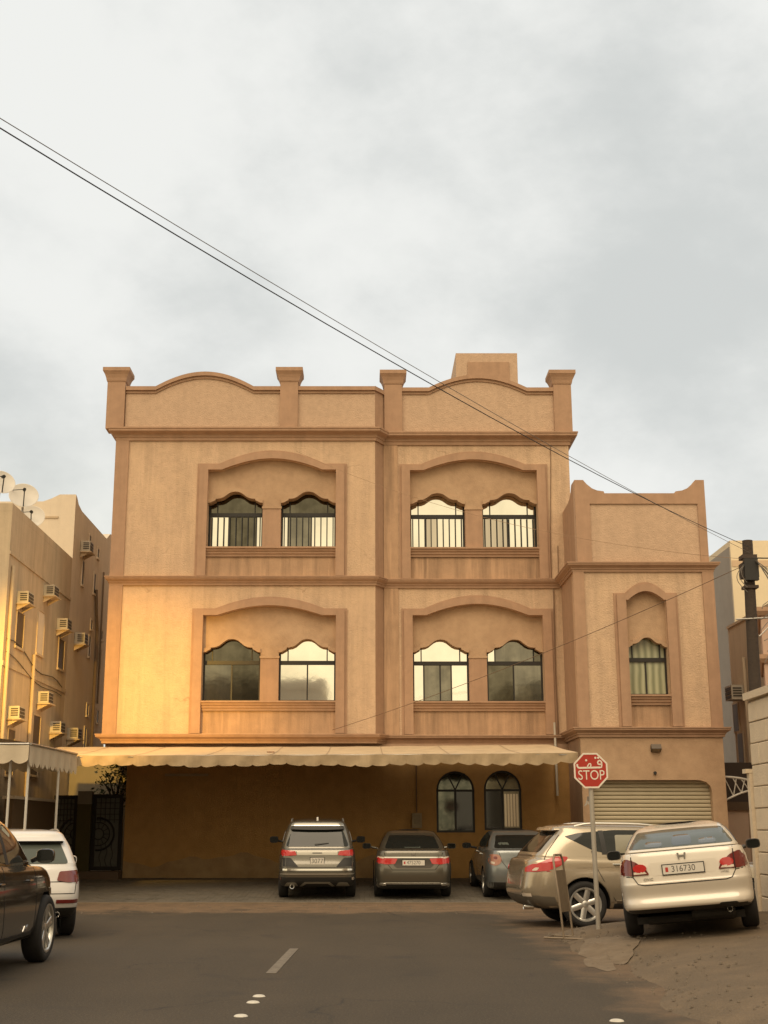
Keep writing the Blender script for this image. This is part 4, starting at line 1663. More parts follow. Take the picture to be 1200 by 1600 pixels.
WIRE = mat('black_wire', (0.02, 0.018, 0.016), 0.7)
WIRE2 = mat('grey_wire', (0.16, 0.14, 0.12), 0.7)
for k in range(7):
    pts_ = []
    x_e = random.uniform(.25, .75)
    for i in range(13):
        t = i / 12
        pts_.append((.1 + x_e * math.sin(math.pi * t * random.uniform(.93, 1.0)), -.18 - .02 * k, 6.95 - (1.0 + .22 * k) * t))
    MB().tube(pts_, .008, 5).build('hanging_wire', WIRE2, up)
for k in range(3):
    pts_ = [(-.10 - (.1 + .05 * k) * math.sin(math.pi * i / 10), -.2, 6.9 - (.4 + .1 * k) * i / 10) for i in range(11)]
    MB().tube(pts_, .008, 5).build('hanging_wire', WIRE2, up)


def cable(p0, p1, sag, r, m, label, n=28):
    o_ = Vector(p0)
    pts_ = []
    for i in range(n + 1):
        t = i / n
        q = o_.lerp(Vector(p1), t)
        q.z -= sag * 4 * t * (1 - t)
        pts_.append(q - o_)
    o = MB().tube(pts_, r, 6).build('overhead_cable', m, loc=p0)
    tag(o, label, 'cable', 'overhead cables')
    return o


cable((7.95, 25.85, 7.25), (-11.6, -3.0, 8.54), .70, .0062, WIRE, 'thicker lower cable of the pair crossing the sky to the utility pole')
cable((7.95, 25.85, 7.13), (-11.6, -3.0, 8.30), .42, .0042, WIRE2, 'thinner upper cable of the pair crossing the sky to the utility pole')
cable((7.93, 25.85, 6.92), (-.9, 35.8, 4.25), .18, .007, mat('brown_wire', (0.16, 0.10, 0.06), 0.8), 'slack brown cable running from the utility pole down across the facade')
cable((8.0, 25.85, 7.02), (15.5, 24, 6.75), .05, .014, WIRE, 'short black cable leaving the pole at the right edge')
cable((7.95, 25.9, 7.0), (-2.0, 35.85, 12.3), .55, .005, mat('tan_wire', (0.30, 0.19, 0.11), 0.8), 'hair thin tan wire drooping across the upper right windows')

# ------------------------------------------------------------------ stop sign
SGX, SGY = 3.50, 20.1
sz = ground_z(SGX, SGY)
ss = empty('stop_sign', (SGX, SGY, sz - .05), 0)
ss.rotation_euler = (0, R(-.8), R(6))
tag(ss, 'red octagonal stop sign with Arabic and English lettering on a grey pole', 'stop sign')
MB().tube([(0, 0, 0), (0, 0, 2.62)], .036, 14).build('pole', GALV, ss, smooth=True)
SC, SR = 2.36, .29
octo = lambda r, n=8: [(r * math.cos(R(22.5 + 45 * k)), SC + r * math.sin(R(22.5 + 45 * k))) for k in range(8)]
pl = MB().prism([octo(SR * 1.0)], -.052, -.044).build('sign_plate', RED, ss)
MB().prism([octo(SR * .995), octo(SR * .90)], -.0545, -.0525).build('border', SIGNW, pl)
t_ = text_mesh('lettering', 'STOP', .205, SIGNW, pl, (0.004, -.0535, SC - .075), extr=.0008, sx=.86)
# the Arabic word, right to left: looped letter with two dots, bridge, small loop with one dot, upturned tail
b_ = MB()


def stroke(pts_, w_):
    """flat ribbon in the sign plane"""
    P_ = [Vector((x, z)) for x, z in pts_]
    L_, R_ = [], []
    for i, p in enumerate(P_):
        d = (P_[min(i + 1, len(P_) - 1)] - P_[max(i - 1, 0)]).normalized()
        nn = Vector((-d.y, d.x)) * w_ / 2
        L_.append(p + nn)
        R_.append(p - nn)
    n_ = len(P_)
    vs_ = [(q.x, -.0545, q.y) for q in L_] + [(q.x, -.0545, q.y) for q in R_] + [(q.x, -.0525, q.y) for q in L_] + [(q.x, -.0525, q.y) for q in R_]
    fs_ = []
    for i in range(n_ - 1):
        fs_ += [(i, i + 1, n_ + i + 1, n_ + i), (2 * n_ + i, 3 * n_ + i, 3 * n_ + i + 1, 2 * n_ + i + 1), (i, 2 * n_ + i, 2 * n_ + i + 1, i + 1), (n_ + i, n_ + i + 1, 3 * n_ + i + 1, 3 * n_ + i)]
    b_.add(vs_, fs_)


U_ = .29 / 425.0      # picture units of the enlarged view to metres


def sg(px, py):
    return ((px - 580) * U_, SC - (py - 615) * U_)


stroke([sg(275, 470), sg(272, 510), sg(290, 545), sg(330, 556), sg(500, 552), sg(700, 550), sg(800, 550)], .027)
stroke([sg(800, 550), sg(828, 545), sg(838, 500), sg(838, 440), sg(820, 405), sg(790, 395), sg(760, 412), sg(745, 445), sg(760, 475), sg(800, 482), sg(835, 470)], .022)
stroke([sg(500, 545), sg(520, 500), sg(550, 465), sg(580, 462), sg(590, 490), sg(575, 540)], .018)
for px, py in ((485, 388), (700, 335), (765, 335)):
    c = sg(px, py)
    rr = .018
    b_.prism([[(c[0] + rr * math.cos(R(60 * k)), c[1] + rr * math.sin(R(60 * k))) for k in range(6)]], -.0545, -.0525)
b_.build('arabic_lettering', SIGNW, pl)
MB().box(-.06, .06, -.043, .02, SC - .12, SC - .09).build('clamp', GALV, ss)

# narrow standing sign frame seen edge-on
bd = empty('sign_frame', (2.99, 19.75, ground_z(2.99, 19.75)), R(62))
tag(bd, 'narrow metal stand with a worn board seen edge on beside the stop sign', 'sign stand')
M_BR = mat('tan_metal', (0.26, 0.20, 0.14), 0.5, metal=0.3, noise=0.3, nscale=20)
lean = .12
b_ = MB()
b_.tube([(-.2, 0, .02), (-.2, lean * .4, .55), (-.2, lean, 1.12), (-.14, lean * 1.05, 1.19), (.14, lean * 1.05, 1.19), (.2, lean, 1.12), (.2, lean * .4, .55), (.2, 0, .02)], .017, 8)
b_.build('tube_frame', M_BR, bd, smooth=True)
b_ = MB()
b_.tube([(-.2, -.3, .02), (.2, -.3, .02), (.2, .3, .02), (-.2, .3, .02), (-.2, -.3, .02)], .014, 8)
b_.build('base_frame', M_BR, bd, smooth=True)
b_ = MB()
b_.prism([[(lean * .30 - .012, .38), (lean * .30 + .006, .38), (lean * .82 + .006, .97), (lean * .82 - .012, .97)]], -.185, .185, 'yz')
b_.build('board', mat('brown_board', (0.17, 0.12, 0.07), 0.7, noise=0.5, nscale=9), bd)

# ------------------------------------------------------------------ houses across the street, behind the camera (mirrored in panes and paint)
def back_house(label, x0, x1, y0, y1, h, m):
    r_ = empty('house', ((x0 + x1) / 2, (y0 + y1) / 2, 0))
    tag(r_, label, 'house')
    w_, d_ = (x1 - x0) / 2, (y1 - y0) / 2
    MB().box(-w_, w_, -d_, d_, -.02, h).build('wall', m, r_)
    b_ = MB()
    b_.prism([[(-w_ - .1, -d_ - .1), (w_ + .1, -d_ - .1), (w_ + .1, d_ + .1), (-w_ - .1, d_ + .1)], [(-w_ + .25, -d_ + .25), (w_ - .25, -d_ + .25), (w_ - .25, d_ - .25), (-w_ + .25, d_ - .25)]], h + .001, h + .9, 'xy')
    b_.build('parapet', m, r_)
    z = 1.2
    while z < h - 1.5:
        x = -w_ + 1.4
        while x < w_ - 2:
            f = MB().box(x, x + 1.3, d_ + .001, d_ + .04, z, z + 1.6).build('window', FRAME, r_)
            MB().box(x + .08, x + 1.22, d_ + .041, d_ + .05, z + .08, z + 1.52).build('pane', G_DARK, f)
            x += 3.4
        z += 3.6
    return r_


back_house('tall brown house mirrored in the lower left window pane', -15, -2.6, -44, -31, 12.6, BROWNH)
back_house('long beige house behind the viewpoint on the left of the street', -26, -9.5, -26, -5, 8.8, LB)
back_house('cream house behind the viewpoint on the right of the street', 9.5, 25, -28, -2, 9.2, CREAM)

# ------------------------------------------------------------------ cars
def catmull(p0, p1, p2, p3, t):
    return 0.5 * ((2 * p1) + (-p0 + p2) * t + (2 * p0 - 5 * p1 + 4 * p2 - p3) * t * t + (-p0 + 3 * p1 - 3 * p2 + p3) * t ** 3)


def unit_outline(n, e_r, e_f):
    """rounded-rectangle unit outline, x,y in -1..1, evenly spaced; different corner exponents rear and front"""
    raw = []
    K = 720
    for k in range(K):
        a = 2 * math.pi * k / K
        c_, s_ = math.cos(a), math.sin(a)
        e = e_f if s_ > 0 else e_r
        raw.append((math.copysign(abs(c_) ** (2 / e), c_), math.copysign(abs(s_) ** (2 / e), s_)))
    # resample by length with a real-size aspect so that corners get points
    asp = 2.4
    d = [0]
    for k in range(K):
        a, b_ = raw[k], raw[(k + 1) % K]
        d.append(d[-1] + math.hypot(b_[0] - a[0], asp * (b_[1] - a[1])))
    res, j = [], 0
    for i in range(n):
        t = d[-1] * i / n
        while d[j + 1] < t:
            j += 1
        f = (t - d[j]) / max(1e-9, d[j + 1] - d[j])
        a, b_ = raw[j], raw[(j + 1) % K]
        res.append((a[0] + (b_[0] - a[0]) * f, a[1] + (b_[1] - a[1]) * f))
    return res


NP = 132


def body_surface(rings, L, e_r=9, e_f=5, sub=5):
    """rings: (z_rear, z_front, y_rear, y_front, w_rear, w_front); y measured from the rear bumper"""
    ol = unit_outline(NP, e_r, e_f)
    rr = []
    n = len(rings)
    for i in range(n - 1):
        g = [rings[max(i - 1, 0)], rings[i], rings[i + 1], rings[min(i + 2, n - 1)]]
        for k in range(sub):
            t = k / sub
            rr.append([catmull(g[0][q], g[1][q], g[2][q], g[3][q], t) for q in range(6)])
    rr.append(list(rings[-1]))
    vs, fs = [], []
    for zr, zf, yr, yf, wr, wf in rr:
        for ux, uy in ol:
            t = (uy + 1) / 2
            y = yr + (yf - yr) * t - L / 2
            # plan taper towards both ends
            w_ = wr + (wf - wr) * t
            x = ux * w_
            ts = (y + L / 2) / L
            z = zr + (zf - zr) * ts
            vs.append((x, y, z))
    m = len(rr)
    for i in range(m - 1):
        for k in range(NP):
            k2 = (k + 1) % NP
            fs.append((i * NP + k, i * NP + k2, (i + 1) * NP + k2, (i + 1) * NP + k))
    fs.append(tuple(range(NP - 1, -1, -1)))
    top = (m - 1) * NP
    c = len(vs)
    vs.append((0, sum(vs[top + k][1] for k in range(NP)) / NP, rr[-1][0] * .5 + rr[-1][1] * .5 + .004))
    for k in range(NP):
        fs.append((top + k, top + (k + 1) % NP, c))
    return vs, fs


def round_poly(pts, r, seg=3):
    if r <= 0:
        return pts
    res = []
    n = len(pts)
    for i in range(n):
        a, p, c = Vector(pts[i - 1]), Vector(pts[i]), Vector(pts[(i + 1) % n])
        da, dc = (a - p), (c - p)
        ra = min(r, da.length * .45)
        rc = min(r, dc.length * .45)
        q0, q1 = p + da.normalized() * ra, p + dc.normalized() * rc
        for k in range(seg + 1):
            t = k / seg
            res.append(tuple((1 - t) ** 2 * q0 + 2 * t * (1 - t) * p + t * t * q1))
    return res


def resample(pts, res):
    o = []
    n = len(pts)
    for i in range(n):
        a, c = Vector(pts[i]), Vector(pts[(i + 1) % n])
        k = max(1, int((c - a).length / res))
        for j in range(k):
            o.append(a + (c - a) * j / k)
    return o


class Car:
    def __init__(s, name, label, cat, L, W, rings, paint_m, wr, y_rw, wb, loc, heading, e_r=9, e_f=5, clad_z=None, track=None, group=None,
                 spokes=5, rim_m=None, tyre_w=.22, dual=False):
        s.L, s.W, s.wr = L, W, wr
        s.root = empty(name, (0, 0, 0))
        tag(s.root, label, cat, group)
        vs, fs = body_surface(rings, L, e_r, e_f)
        bm = bmesh.new()
        bv = [bm.verts.new(v) for v in vs]
        for f in fs:
            bm.faces.new([bv[i] for i in f])
        bmesh.ops.recalc_face_normals(bm, faces=bm.faces)
        s.bvh = BVHTree.FromBMesh(bm)
        me = bpy.data.meshes.new('body')
        for f in bm.faces:
            c = f.calc_center_median()
            f.smooth = True
            if f.normal.z < -.75 or (clad_z and c.z < clad_z):
                f.material_index = 1
        bm.to_mesh(me)
        bm.free()
        me.materials.append(paint_m)
        me.materials.append(PLAST)
        body = bpy.data.objects.new('body', me)
        COL.objects.link(body)
        # wheel arches cut out of the body
        ya, yb_ = y_rw - L / 2, y_rw + wb - L / 2
        tr = (track or W - .25) / 2
        cm = MB()
        for y in (ya, yb_):
            for sx in (-1, 1):
                cm.lathe([(0, -.32), (wr * 1.16, -.32), (wr * 1.16, .35), (0, .35)], (sx * (tr + .02), y, wr), 'x', 30)
        cut = cm.build('cutter', [paint_m, PLAST])
        for p in cut.data.polygons:
            p.material_index = 1
        md = body.modifiers.new('b', 'BOOLEAN')
        md.operation = 'DIFFERENCE'
        md.object = cut
        md.solver = 'EXACT'
        dg = bpy.context.evaluated_depsgraph_get()
        m2 = bpy.data.meshes.new_from_object(body.evaluated_get(dg))
        m2.name = 'body'
        body.modifiers.clear()
        if len(m2.polygons) > 500:
            body.data = m2
        bpy.data.objects.remove(cut)
        body.data.polygons.foreach_set('use_smooth', [True] * len(body.data.polygons))
        try:
            body.data.set_sharp_from_angle(angle=R(38))
        except Exception:
            pass
        body.parent = s.root
        s.body = body
        # wheels
        rim_m = rim_m or RIM
        wheel = s.make_wheel(wr, tyre_w, spokes, rim_m, dual)
        k = 0
        for y in (ya, yb_):
            for sx in (-1, 1):
                o = wheel if k == 0 else copy_tree(wheel, s.root)
                k += 1
                o.parent = s.root
                o.location = (sx * tr, y, wr)
                o.rotation_euler = (0, 0, 0 if sx > 0 else math.pi)
        # place on the ground: fit through the four tyre contact points
        c_, s_ = math.cos(heading), math.sin(heading)

        def wpt(x, y):
            return Vector((loc[0] + x * c_ - y * s_, loc[1] + x * s_ + y * c_, 0))
        P_ = []
        for x, y in ((-tr, ya), (tr, ya), (-tr, yb_), (tr, yb_)):
            q = wpt(x, y)
            q.z = ground_z(q.x, q.y)
            P_.append(q)
        xv = ((P_[1] - P_[0]) + (P_[3] - P_[2])).normalized()
        yv = ((P_[2] - P_[0]) + (P_[3] - P_[1])).normalized()
        zv = xv.cross(yv).normalized()
        yv = zv.cross(xv)
        cen = sum(P_, Vector()) / 4
        o_ = cen - yv * ((ya + yb_) / 2)
        M = Matrix(((xv.x, yv.x, zv.x, o_.x), (xv.y, yv.y, zv.y, o_.y), (xv.z, yv.z, zv.z, o_.z), (0, 0, 0, 1)))
        s.root.matrix_world = M

    def make_wheel(s, r, w_, spokes, rim_m, dual):
        h = w_ / 2
        ri = r * .70
        prof = [(ri, -h * .8), (ri + .02, -h * .95), (r * .88, -h), (r * .96, -h * .86), (r, -h * .6), (r, h * .6), (r * .96, h * .86), (r * .88, h), (ri + .02, h * .95), (ri, h * .8)]
        wh = MB().lathe(prof, axis='x', seg=36, closed=True).build('wheel', RUBBER, s.root, smooth=True)
        MB().lathe([(0, h * .25), (ri, h * .25), (ri + .001, -h * .7), (0, -h * .7)], axis='x', seg=28).build('wheel_disc', RIMDK, wh)
        b_ = MB()
        b_.lathe([(ri - .03, h * .70), (ri - .012, h * .94), (ri + .012, h * .96), (ri + .008, h * .4), (ri - .03, h * .3)], axis='x', seg=36, closed=True)
        b_.lathe([(0, h * .80), (.035, h * .80), (.065, h * .70), (.07, h * .4), (0, h * .4)], axis='x', seg=16)
        for k in range(spokes):
            a = 2 * math.pi * k / spokes + .3
            for da, wd in (((-.12, .5), (.12, .5)) if dual else ((0, 1.0),)):
                aa = a + da
                u = Vector((0, math.cos(aa), math.sin(aa)))
                v = Vector((0, -math.sin(aa), math.cos(aa)))
                w0, w1 = .040 * wd + .008, (.052 if spokes < 6 else .036) * wd + .008
                xs_ = ((h * .72, .05, w0), (h * .84, ri - .02, w1))
                vs_ = []
                for xx, rr, ww in xs_:
                    vs_ += [u * rr + v * ww + Vector((xx - .01, 0, 0)), u * rr + v * ww * .6 + Vector((xx, 0, 0)), u * rr - v * ww * .6 + Vector((xx, 0, 0)), u * rr - v * ww + Vector((xx - .01, 0, 0)),
                            u * rr - v * ww + Vector((xx - .05, 0, 0)), u * rr + v * ww + Vector((xx - .05, 0, 0))]
                b_.add(vs_, [(k2, (k2 + 1) % 6, 6 + (k2 + 1) % 6, 6 + k2) for k2 in range(6)] + [tuple(range(6)), tuple(range(6, 12))])
        b_.build('rim', rim_m, wh, smooth=True)
        return wh

    AX = {'rear': ((0, 1, 0), lambda u, v: (u, -4, v)), 'front': ((0, -1, 0), lambda u, v: (u, 4, v)), 'right': ((-1, 0, 0), lambda u, v: (3, u, v)),
          'left': ((1, 0, 0), lambda u, v: (-3, u, v)), 'top': ((0, 0, -1), lambda u, v: (u, v, 4))}

    def hit(s, axis, u, v):
        d, f = s.AX[axis]
        o = Vector(f(u, v))
        d = Vector(d)
        h, n, i, dist = s.bvh.ray_cast(o, d)
        if h is None:
            h, n, i, dist = s.bvh.find_nearest(o + d * 2)
        return h, d

    def patch(s, name, pts, axis, m, off=.008, parent=None, res=.04, r=.0, ysh=True, depth=.012, flip=False):
        """a thin panel with the given outline that lies on the body; side views use y from the rear bumper"""
        pts = round_poly([Vector(p) for p in pts], r)
        if flip:
            pts = [(-p[0], p[1]) for p in pts][::-1]
        if axis in ('left', 'right'):
            pts = [(p[0] - s.L / 2, p[1]) for p in pts]
        bd_ = resample(pts, res)
        nb = len(bd_)
        poly = [tuple(p) for p in bd_]
        xs_ = [p[0] for p in poly]
        zs_ = [p[1] for p in poly]

        def inside(x, y):
            c = False
            j = nb - 1
            for i in range(nb):
                (xi, yi), (xj, yj) = poly[i], poly[j]
                if (yi > y) != (yj > y) and x < (xj - xi) * (y - yi) / (yj - yi) + xi:
                    c = not c
                j = i
            return c
        inner = []
        x = min(xs_) + res * .6
        while x < max(xs_):
            z_ = min(zs_) + res * .6
            while z_ < max(zs_):
                if inside(x, z_) and min((x - p[0]) ** 2 + (z_ - p[1]) ** 2 for p in poly) > (res * .4) ** 2:
                    inner.append(Vector((x, z_)))
                z_ += res
            x += res
        co = [Vector(p) for p in poly] + inner
        ov, oe, of, _1, _2, _3 = geometry.delaunay_2d_cdt(co, [(i, (i + 1) % nb) for i in range(nb)], [list(range(nb))], 1, 1e-5)
        vs_, nv = [], len(ov)
        bk = []
        for p in ov:
            h, d = s.hit(axis, p[0], p[1])
            vs_.append(tuple(h - d * off))
            bk.append(tuple(h + d * depth))
        fs_ = [tuple(f) for f in of] + [tuple(nv + i for i in reversed(f)) for f in of]
        cnt = {}
        for f in of:
            for i in range(len(f)):
                e = (f[i], f[(i + 1) % len(f)])
                cnt[e] = 1
        for (a, c) in list(cnt):
            if (c, a) not in cnt:
                fs_.append((a, c, nv + c, nv + a))
        b_ = MB()
        b_.add(vs_ + bk, fs_)
        return b_.build(name, m, parent or s.root, smooth=True)

    def both(s, name, pts, axis, m, **kw):
        """mirrored pair; for side views left and right"""
        if axis == 'side':
            return [s.patch(name, pts, 'right', m, **kw), s.patch(name, pts, 'left', m, **kw)]
        return [s.patch(name, pts, axis, m, **kw), s.patch(name, pts, axis, m, flip=True, **kw)]

    def line(s, name, pts, axis, m=SEAM, w_=.012, off=.0025, parent=None):
        P_ = [Vector(p) for p in pts]
        D_ = []
        for a, c in zip(P_, P_[1:]):
            k = max(1, int((c - a).length / .04))
            D_ += [a + (c - a) * i / k for i in range(k)]
        D_.append(P_[-1])
        L_, R_ = [], []
        sh_ = s.L / 2 if axis in ('left', 'right') else 0
        for i, p in enumerate(D_):
            d = (D_[min(i + 1, len(D_) - 1)] - D_[max(i - 1, 0)]).normalized()
            nn = Vector((-d.y, d.x)) * w_ / 2
            for lst, q in ((L_, p + nn), (R_, p - nn)):
                h, dd = s.hit(axis, q.x - sh_, q.y)
                lst.append((h - dd * off, h + dd * .006))
        b_ = MB()
        n_ = len(D_)
        vs_ = [q[0] for q in L_] + [q[0] for q in R_] + [q[1] for q in L_] + [q[1] for q in R_]
        fs_ = []
        for i in range(n_ - 1):
            fs_ += [(i, i + 1, n_ + i + 1, n_ + i), (i, 2 * n_ + i, 2 * n_ + i + 1, i + 1), (n_ + i, n_ + i + 1, 3 * n_ + i + 1, 3 * n_ + i)]
        b_.add(vs_, fs_)
        return b_.build(name, m, parent or s.root)

    def plate(s, z, w_, h_, text, off=.012, flag=True, text2=None):
        h, d = s.hit('rear', 0, z)
        y = h.y - off
        po = MB().box(-w_ / 2 - .012, w_ / 2 + .012, y - .006, y + .02, z - h_ / 2 - .012, z + h_ / 2 + .012).build('plate_frame', PLAST, s.root)
        pl_ = MB().box(-w_ / 2, w_ / 2, y - .010, y - .0065, z - h_ / 2, z + h_ / 2).build('licence_plate', PLATE, po)
        if text2:
            text_mesh('plate_number', text2, h_ * .34, INK, po, (0, y - .0105, z + h_ * .25), extr=.0006)
            text_mesh('plate_number', text, h_ * .62, INK, po, (0, y - .0105, z - h_ * .2), extr=.0006)
        elif text:
            text_mesh('plate_number', text, h_ * .95, INK, po, (0.0, y - .0105, z), extr=.0006, sx=.95)
        if flag:
            MB().box(-w_ * .44, -w_ * .37, y - .0115, y - .0102, z - h_ * .25, z + h_ * .25).build('plate_flag', INKR, po)
        return po

    def mirror(s, y, z, x, m, size=(.20, .14), arm=.10):
        yy = y - s.L / 2
        for sx in (-1, 1):
            b_ = MB()
            w_, h_ = size
            c = sx * (x + arm + w_ / 2)
            prof = []
            ring = []
            for k in range(14):
                a = 2 * math.pi * k / 14
                ring.append((math.copysign(abs(math.cos(a)) ** .6, math.cos(a)) * w_ / 2, math.copysign(abs(math.sin(a)) ** .6, math.sin(a)) * h_ / 2))
            vs_ = []
            for sc, dy in ((.93, -.045), (1.0, -.03), (.97, .03), (.75, .075), (.35, .10)):
                vs_ += [(c + px * sc, yy + dy, z + pz * sc) for px, pz in ring]
            fs_ = [(i * 14 + k, i * 14 + (k + 1) % 14, (i + 1) * 14 + (k + 1) % 14, (i + 1) * 14 + k) for i in range(4) for k in range(14)]
            fs_ += [tuple(range(14)), tuple(range(56, 70))]
            b_.add(vs_, fs_)
            b_.tube([(sx * (x - .04), yy + .04, z - .06), (sx * (x + arm), yy + .02, z - .03)], .028, 8)
            mo = b_.build('wing_mirror', m, s.root, smooth=True)
            MB().add([(c + px * .86, yy - .047, z + pz * .84) for px, pz in ring] + [(c + px * .86, yy - .044, z + pz * .84) for px, pz in ring],
                     [tuple(range(14)), tuple(range(14, 28))] + [(k, (k + 1) % 14, 14 + (k + 1) % 14, 14 + k) for k in range(14)]).build('mirror_glass', CARGLASS, mo)

    def rails(s, y0, y1, x, z0, h_, m):
        for sx in (-1, 1):
            pts_ = []
            for i in range(13):
                t = i / 12
                hh, d = s.hit('top', sx * x, y0 + (y1 - y0) * t - s.L / 2)
                lift = h_ * min(1, 8 * min(t, 1 - t))
                pts_.append((hh.x, hh.y, hh.z + lift - .008))
            MB().tube(pts_, .019, 8).build('roof_rail', m, s.root, smooth=True)

    def handle(s, y, z, m):
        for ax, sx in (('right', 1), ('left', -1)):
            h, d = s.hit(ax, y - s.L / 2, z)
            MB().tube([(h.x - sx * .005, h.y - .09, h.z), (h.x + sx * .035, h.y - .07, h.z), (h.x + sx * .035, h.y + .07, h.z), (h.x - sx * .005, h.y + .09, h.z)], .014, 8).build('door_handle', m, s.root, smooth=True)

    def exhaust(s, x, z, r_=.035, yy=.03):
        MB().lathe([(r_ * .8, .12), (r_ * .8, -.02), (r_, -.03), (r_, .14)], (x, -s.L / 2 + yy, z), 'y', 14).build('exhaust_tip', CHROME, s.root, smooth=True)


def sedan_rings(L, W, H, deck=1.04, cowl=.98, trunk=.72, hood=1.30, rw_top=1.42, ws_top=2.15, zb=.22, bump=.0, roofw=.60, deck_kick=.03):
    w = W / 2
    return [
        (zb, zb, .42, L - .50, w * .80, w * .76),
        (zb + .015, zb, .22, L - .22, w * .92, w * .86),
        (zb + .10, zb + .06, .06, L - .08, w * .965, w * .91),
        (.50, .45, .0, L - .0, w * .99, w * .93),
        (.66, .58, .0, L - .02, w * 1.0, w * .94),
        (deck - .24, .70, .025, L - .06, w * .99, w * .93),
        (deck - .10, .79, .045, L - .16, w * .965, w * .90),
        (deck - .005 + deck_kick, .86, .075, L - .42, w * .93, w * .86),
        (deck + .012 + deck_kick, .91, .15, L - .80, w * .905, w * .86),
        (deck + .016, cowl - .01, .50, L - hood + .12, w * .885, w * .87),
        (deck + .05, cowl + .05, trunk + .02, L - hood, w * .865, w * .86),
        (deck + .05 + (H - deck) * .40, cowl + (H - cowl) * .46, trunk + (rw_top - trunk) * .46, L - hood - (ws_top - hood) * .48, w * .775, w * .785),
        (H - .095, H - .10, rw_top - .06, L - ws_top + .06, w * .665, w * .69),
        (H - .04, H - .045, rw_top + .16, L - ws_top - .14, w * .60, w * .62),
        (H - .012, H - .015, rw_top + .42, L - ws_top - .38, w * .45, w * .46),
        (H, H - .004, rw_top + .75, L - ws_top - .7, w * .22, w * .22),
    ]


def suv_rings(L, W, H, belt=1.06, cowl=1.05, hood=1.25, rg0=.14, rg1=.50, ws_top=2.05, zb=.27, bump=.0, nose=.78):
    w = W / 2
    return [
        (zb, zb, .45, L - .50, w * .80, w * .76),
        (zb + .02, zb, .24, L - .22, w * .92, w * .87),
        (zb + .13, zb + .08, .07, L - .08, w * .975, w * .93),
        (.58, .52, .0, L, w * .995, w * .95),
        (.74, .66, .015, L - .015, w * 1.0, w * .955),
        (.90, nose, .065, L - .05, w * .99, w * .95),
        (belt - .02, nose + .12, .10, L - .16, w * .965, w * .93),
        (belt + .03, nose + .20, rg0, L - .45, w * .945, w * .90),
        (belt + .06, cowl - .02, rg0 + .02, L - hood + .10, w * .93, w * .90),
        (belt + .10, cowl + .04, rg0 + .045, L - hood, w * .915, w * .89),
        (belt + (H - belt) * .50, cowl + (H - cowl) * .48, rg0 + (rg1 - rg0) * .55, L - hood - (ws_top - hood) * .48, w * .845, w * .82),
        (H - .13, H - .14, rg1 - .02, L - ws_top + .04, w * .755, w * .73),
        (H - .065, H - .075, rg1 + .02, L - ws_top - .14, w * .70, w * .66),
        (H - .03, H - .035, rg1 + .14, L - ws_top - .36, w * .60, w * .56),
        (H - .008, H - .01, rg1 + .45, L - ws_top - .6, w * .40, w * .38),
        (H, H - .003, rg1 + .8, L - ws_top - .9, w * .18, w * .18),
    ]


def R_(pts):
    return pts


# ---- silver grey SUV under the awning
L, W, H = 4.65, 1.80, 1.75
c = Car('parked_suv', 'silver grey suv parked under the awning, seen squarely from behind', 'suv', L, W, suv_rings(L, W, H, belt=1.10, rg0=.16, rg1=.46), paint('silver_grey', (0.17, 0.155, 0.125), .6, .25),
        .345, 1.0, 2.70, (-1.15, 32.15), R(2.0), clad_z=.52, group='cars parked around the junction')
c.patch('rear_window', [(-.72, 1.17), (-.58, 1.52), (.58, 1.52), (.72, 1.17)], 'rear', CARGLASS, r=.06)
c.patch('roof_spoiler', [(-.63, 1.545), (-.60, 1.60), (.60, 1.60), (.63, 1.545), (.2, 1.53), (-.2, 1.53)], 'rear', PLAST, off=.08, r=.02)
c.patch('chrome_strip', [(-.60, 1.615), (-.60, 1.63), (.60, 1.63), (.60, 1.615)], 'rear', CHROME, off=.02)
for t in c.both('tail_light', [(.46, .985), (.50, 1.075), (.86, 1.105), (.885, 1.0), (.72, .965)], 'rear', LAMP_R, r=.02, off=.014):
    pass
c.both('tail_light', [(-.02, 1.0), (-.02, 1.10), (.26, 1.08), (.20, 1.01)], 'side', LAMP_R, r=.02, off=.012)
c.both('lower_panel', [(.42, .73), (.60, .93), (.80, .93), (.84, .74)], 'rear', PLAST, r=.03, off=.004)
c.patch('chrome_strip', [(-.80, .655), (-.80, .69), (.80, .69), (.80, .655)], 'rear', CHROME, off=.02, r=.012)
c.patch('rear_garnish', [(-.46, .985), (-.46, 1.07), (.46, 1.07), (.46, .985)], 'rear', mat('brushed_silver', (0.52, 0.49, 0.43), .3, metal=.8), off=.012, r=.02)
c.patch('bumper_strip', [(-.84, .56), (-.84, .59), (.84, .59), (.84, .56)], 'rear', mat('silver_trim', (0.36, 0.33, 0.28), .4, metal=.6), off=.015, r=.01)
c.patch('skid_plate', [(-.40, .30), (-.28, .40), (.28, .40), (.40, .30), (.34, .29), (.24, .36), (-.24, .36), (-.34, .29)], 'rear', mat('silver_trim', (0.36, 0.33, 0.28), .4, metal=.6), off=.02)
for sx in (-1, 1):
    c.patch('reflector', [(sx * .84 - .06, .44), (sx * .84 - .06, .50), (sx * .84 + .03, .50), (sx * .84 + .03, .44)], 'rear', LAMP_C if sx > 0 else LAMP_D, off=.012)
    c.patch('tailpipe_trim', [(sx * .58 - .16, .30), (sx * .58 - .10, .39), (sx * .58 + .10, .39), (sx * .58 + .16, .30)], 'rear', mat('silver_trim', (0.36, 0.33, 0.28), .4, metal=.6), off=.018, r=.02)
c.exhaust(-.56, .31, .05)
c.plate(.855, .30, .15, '3077', flag=False, text2='')
c.patch('badge', [(-.11, 1.018), (-.11, 1.042), (.11, 1.042), (.11, 1.018)], 'rear', INK, off=.016, r=.01)
c.mirror(2.95, 1.19, .86, BLACKP, (.22, .16))
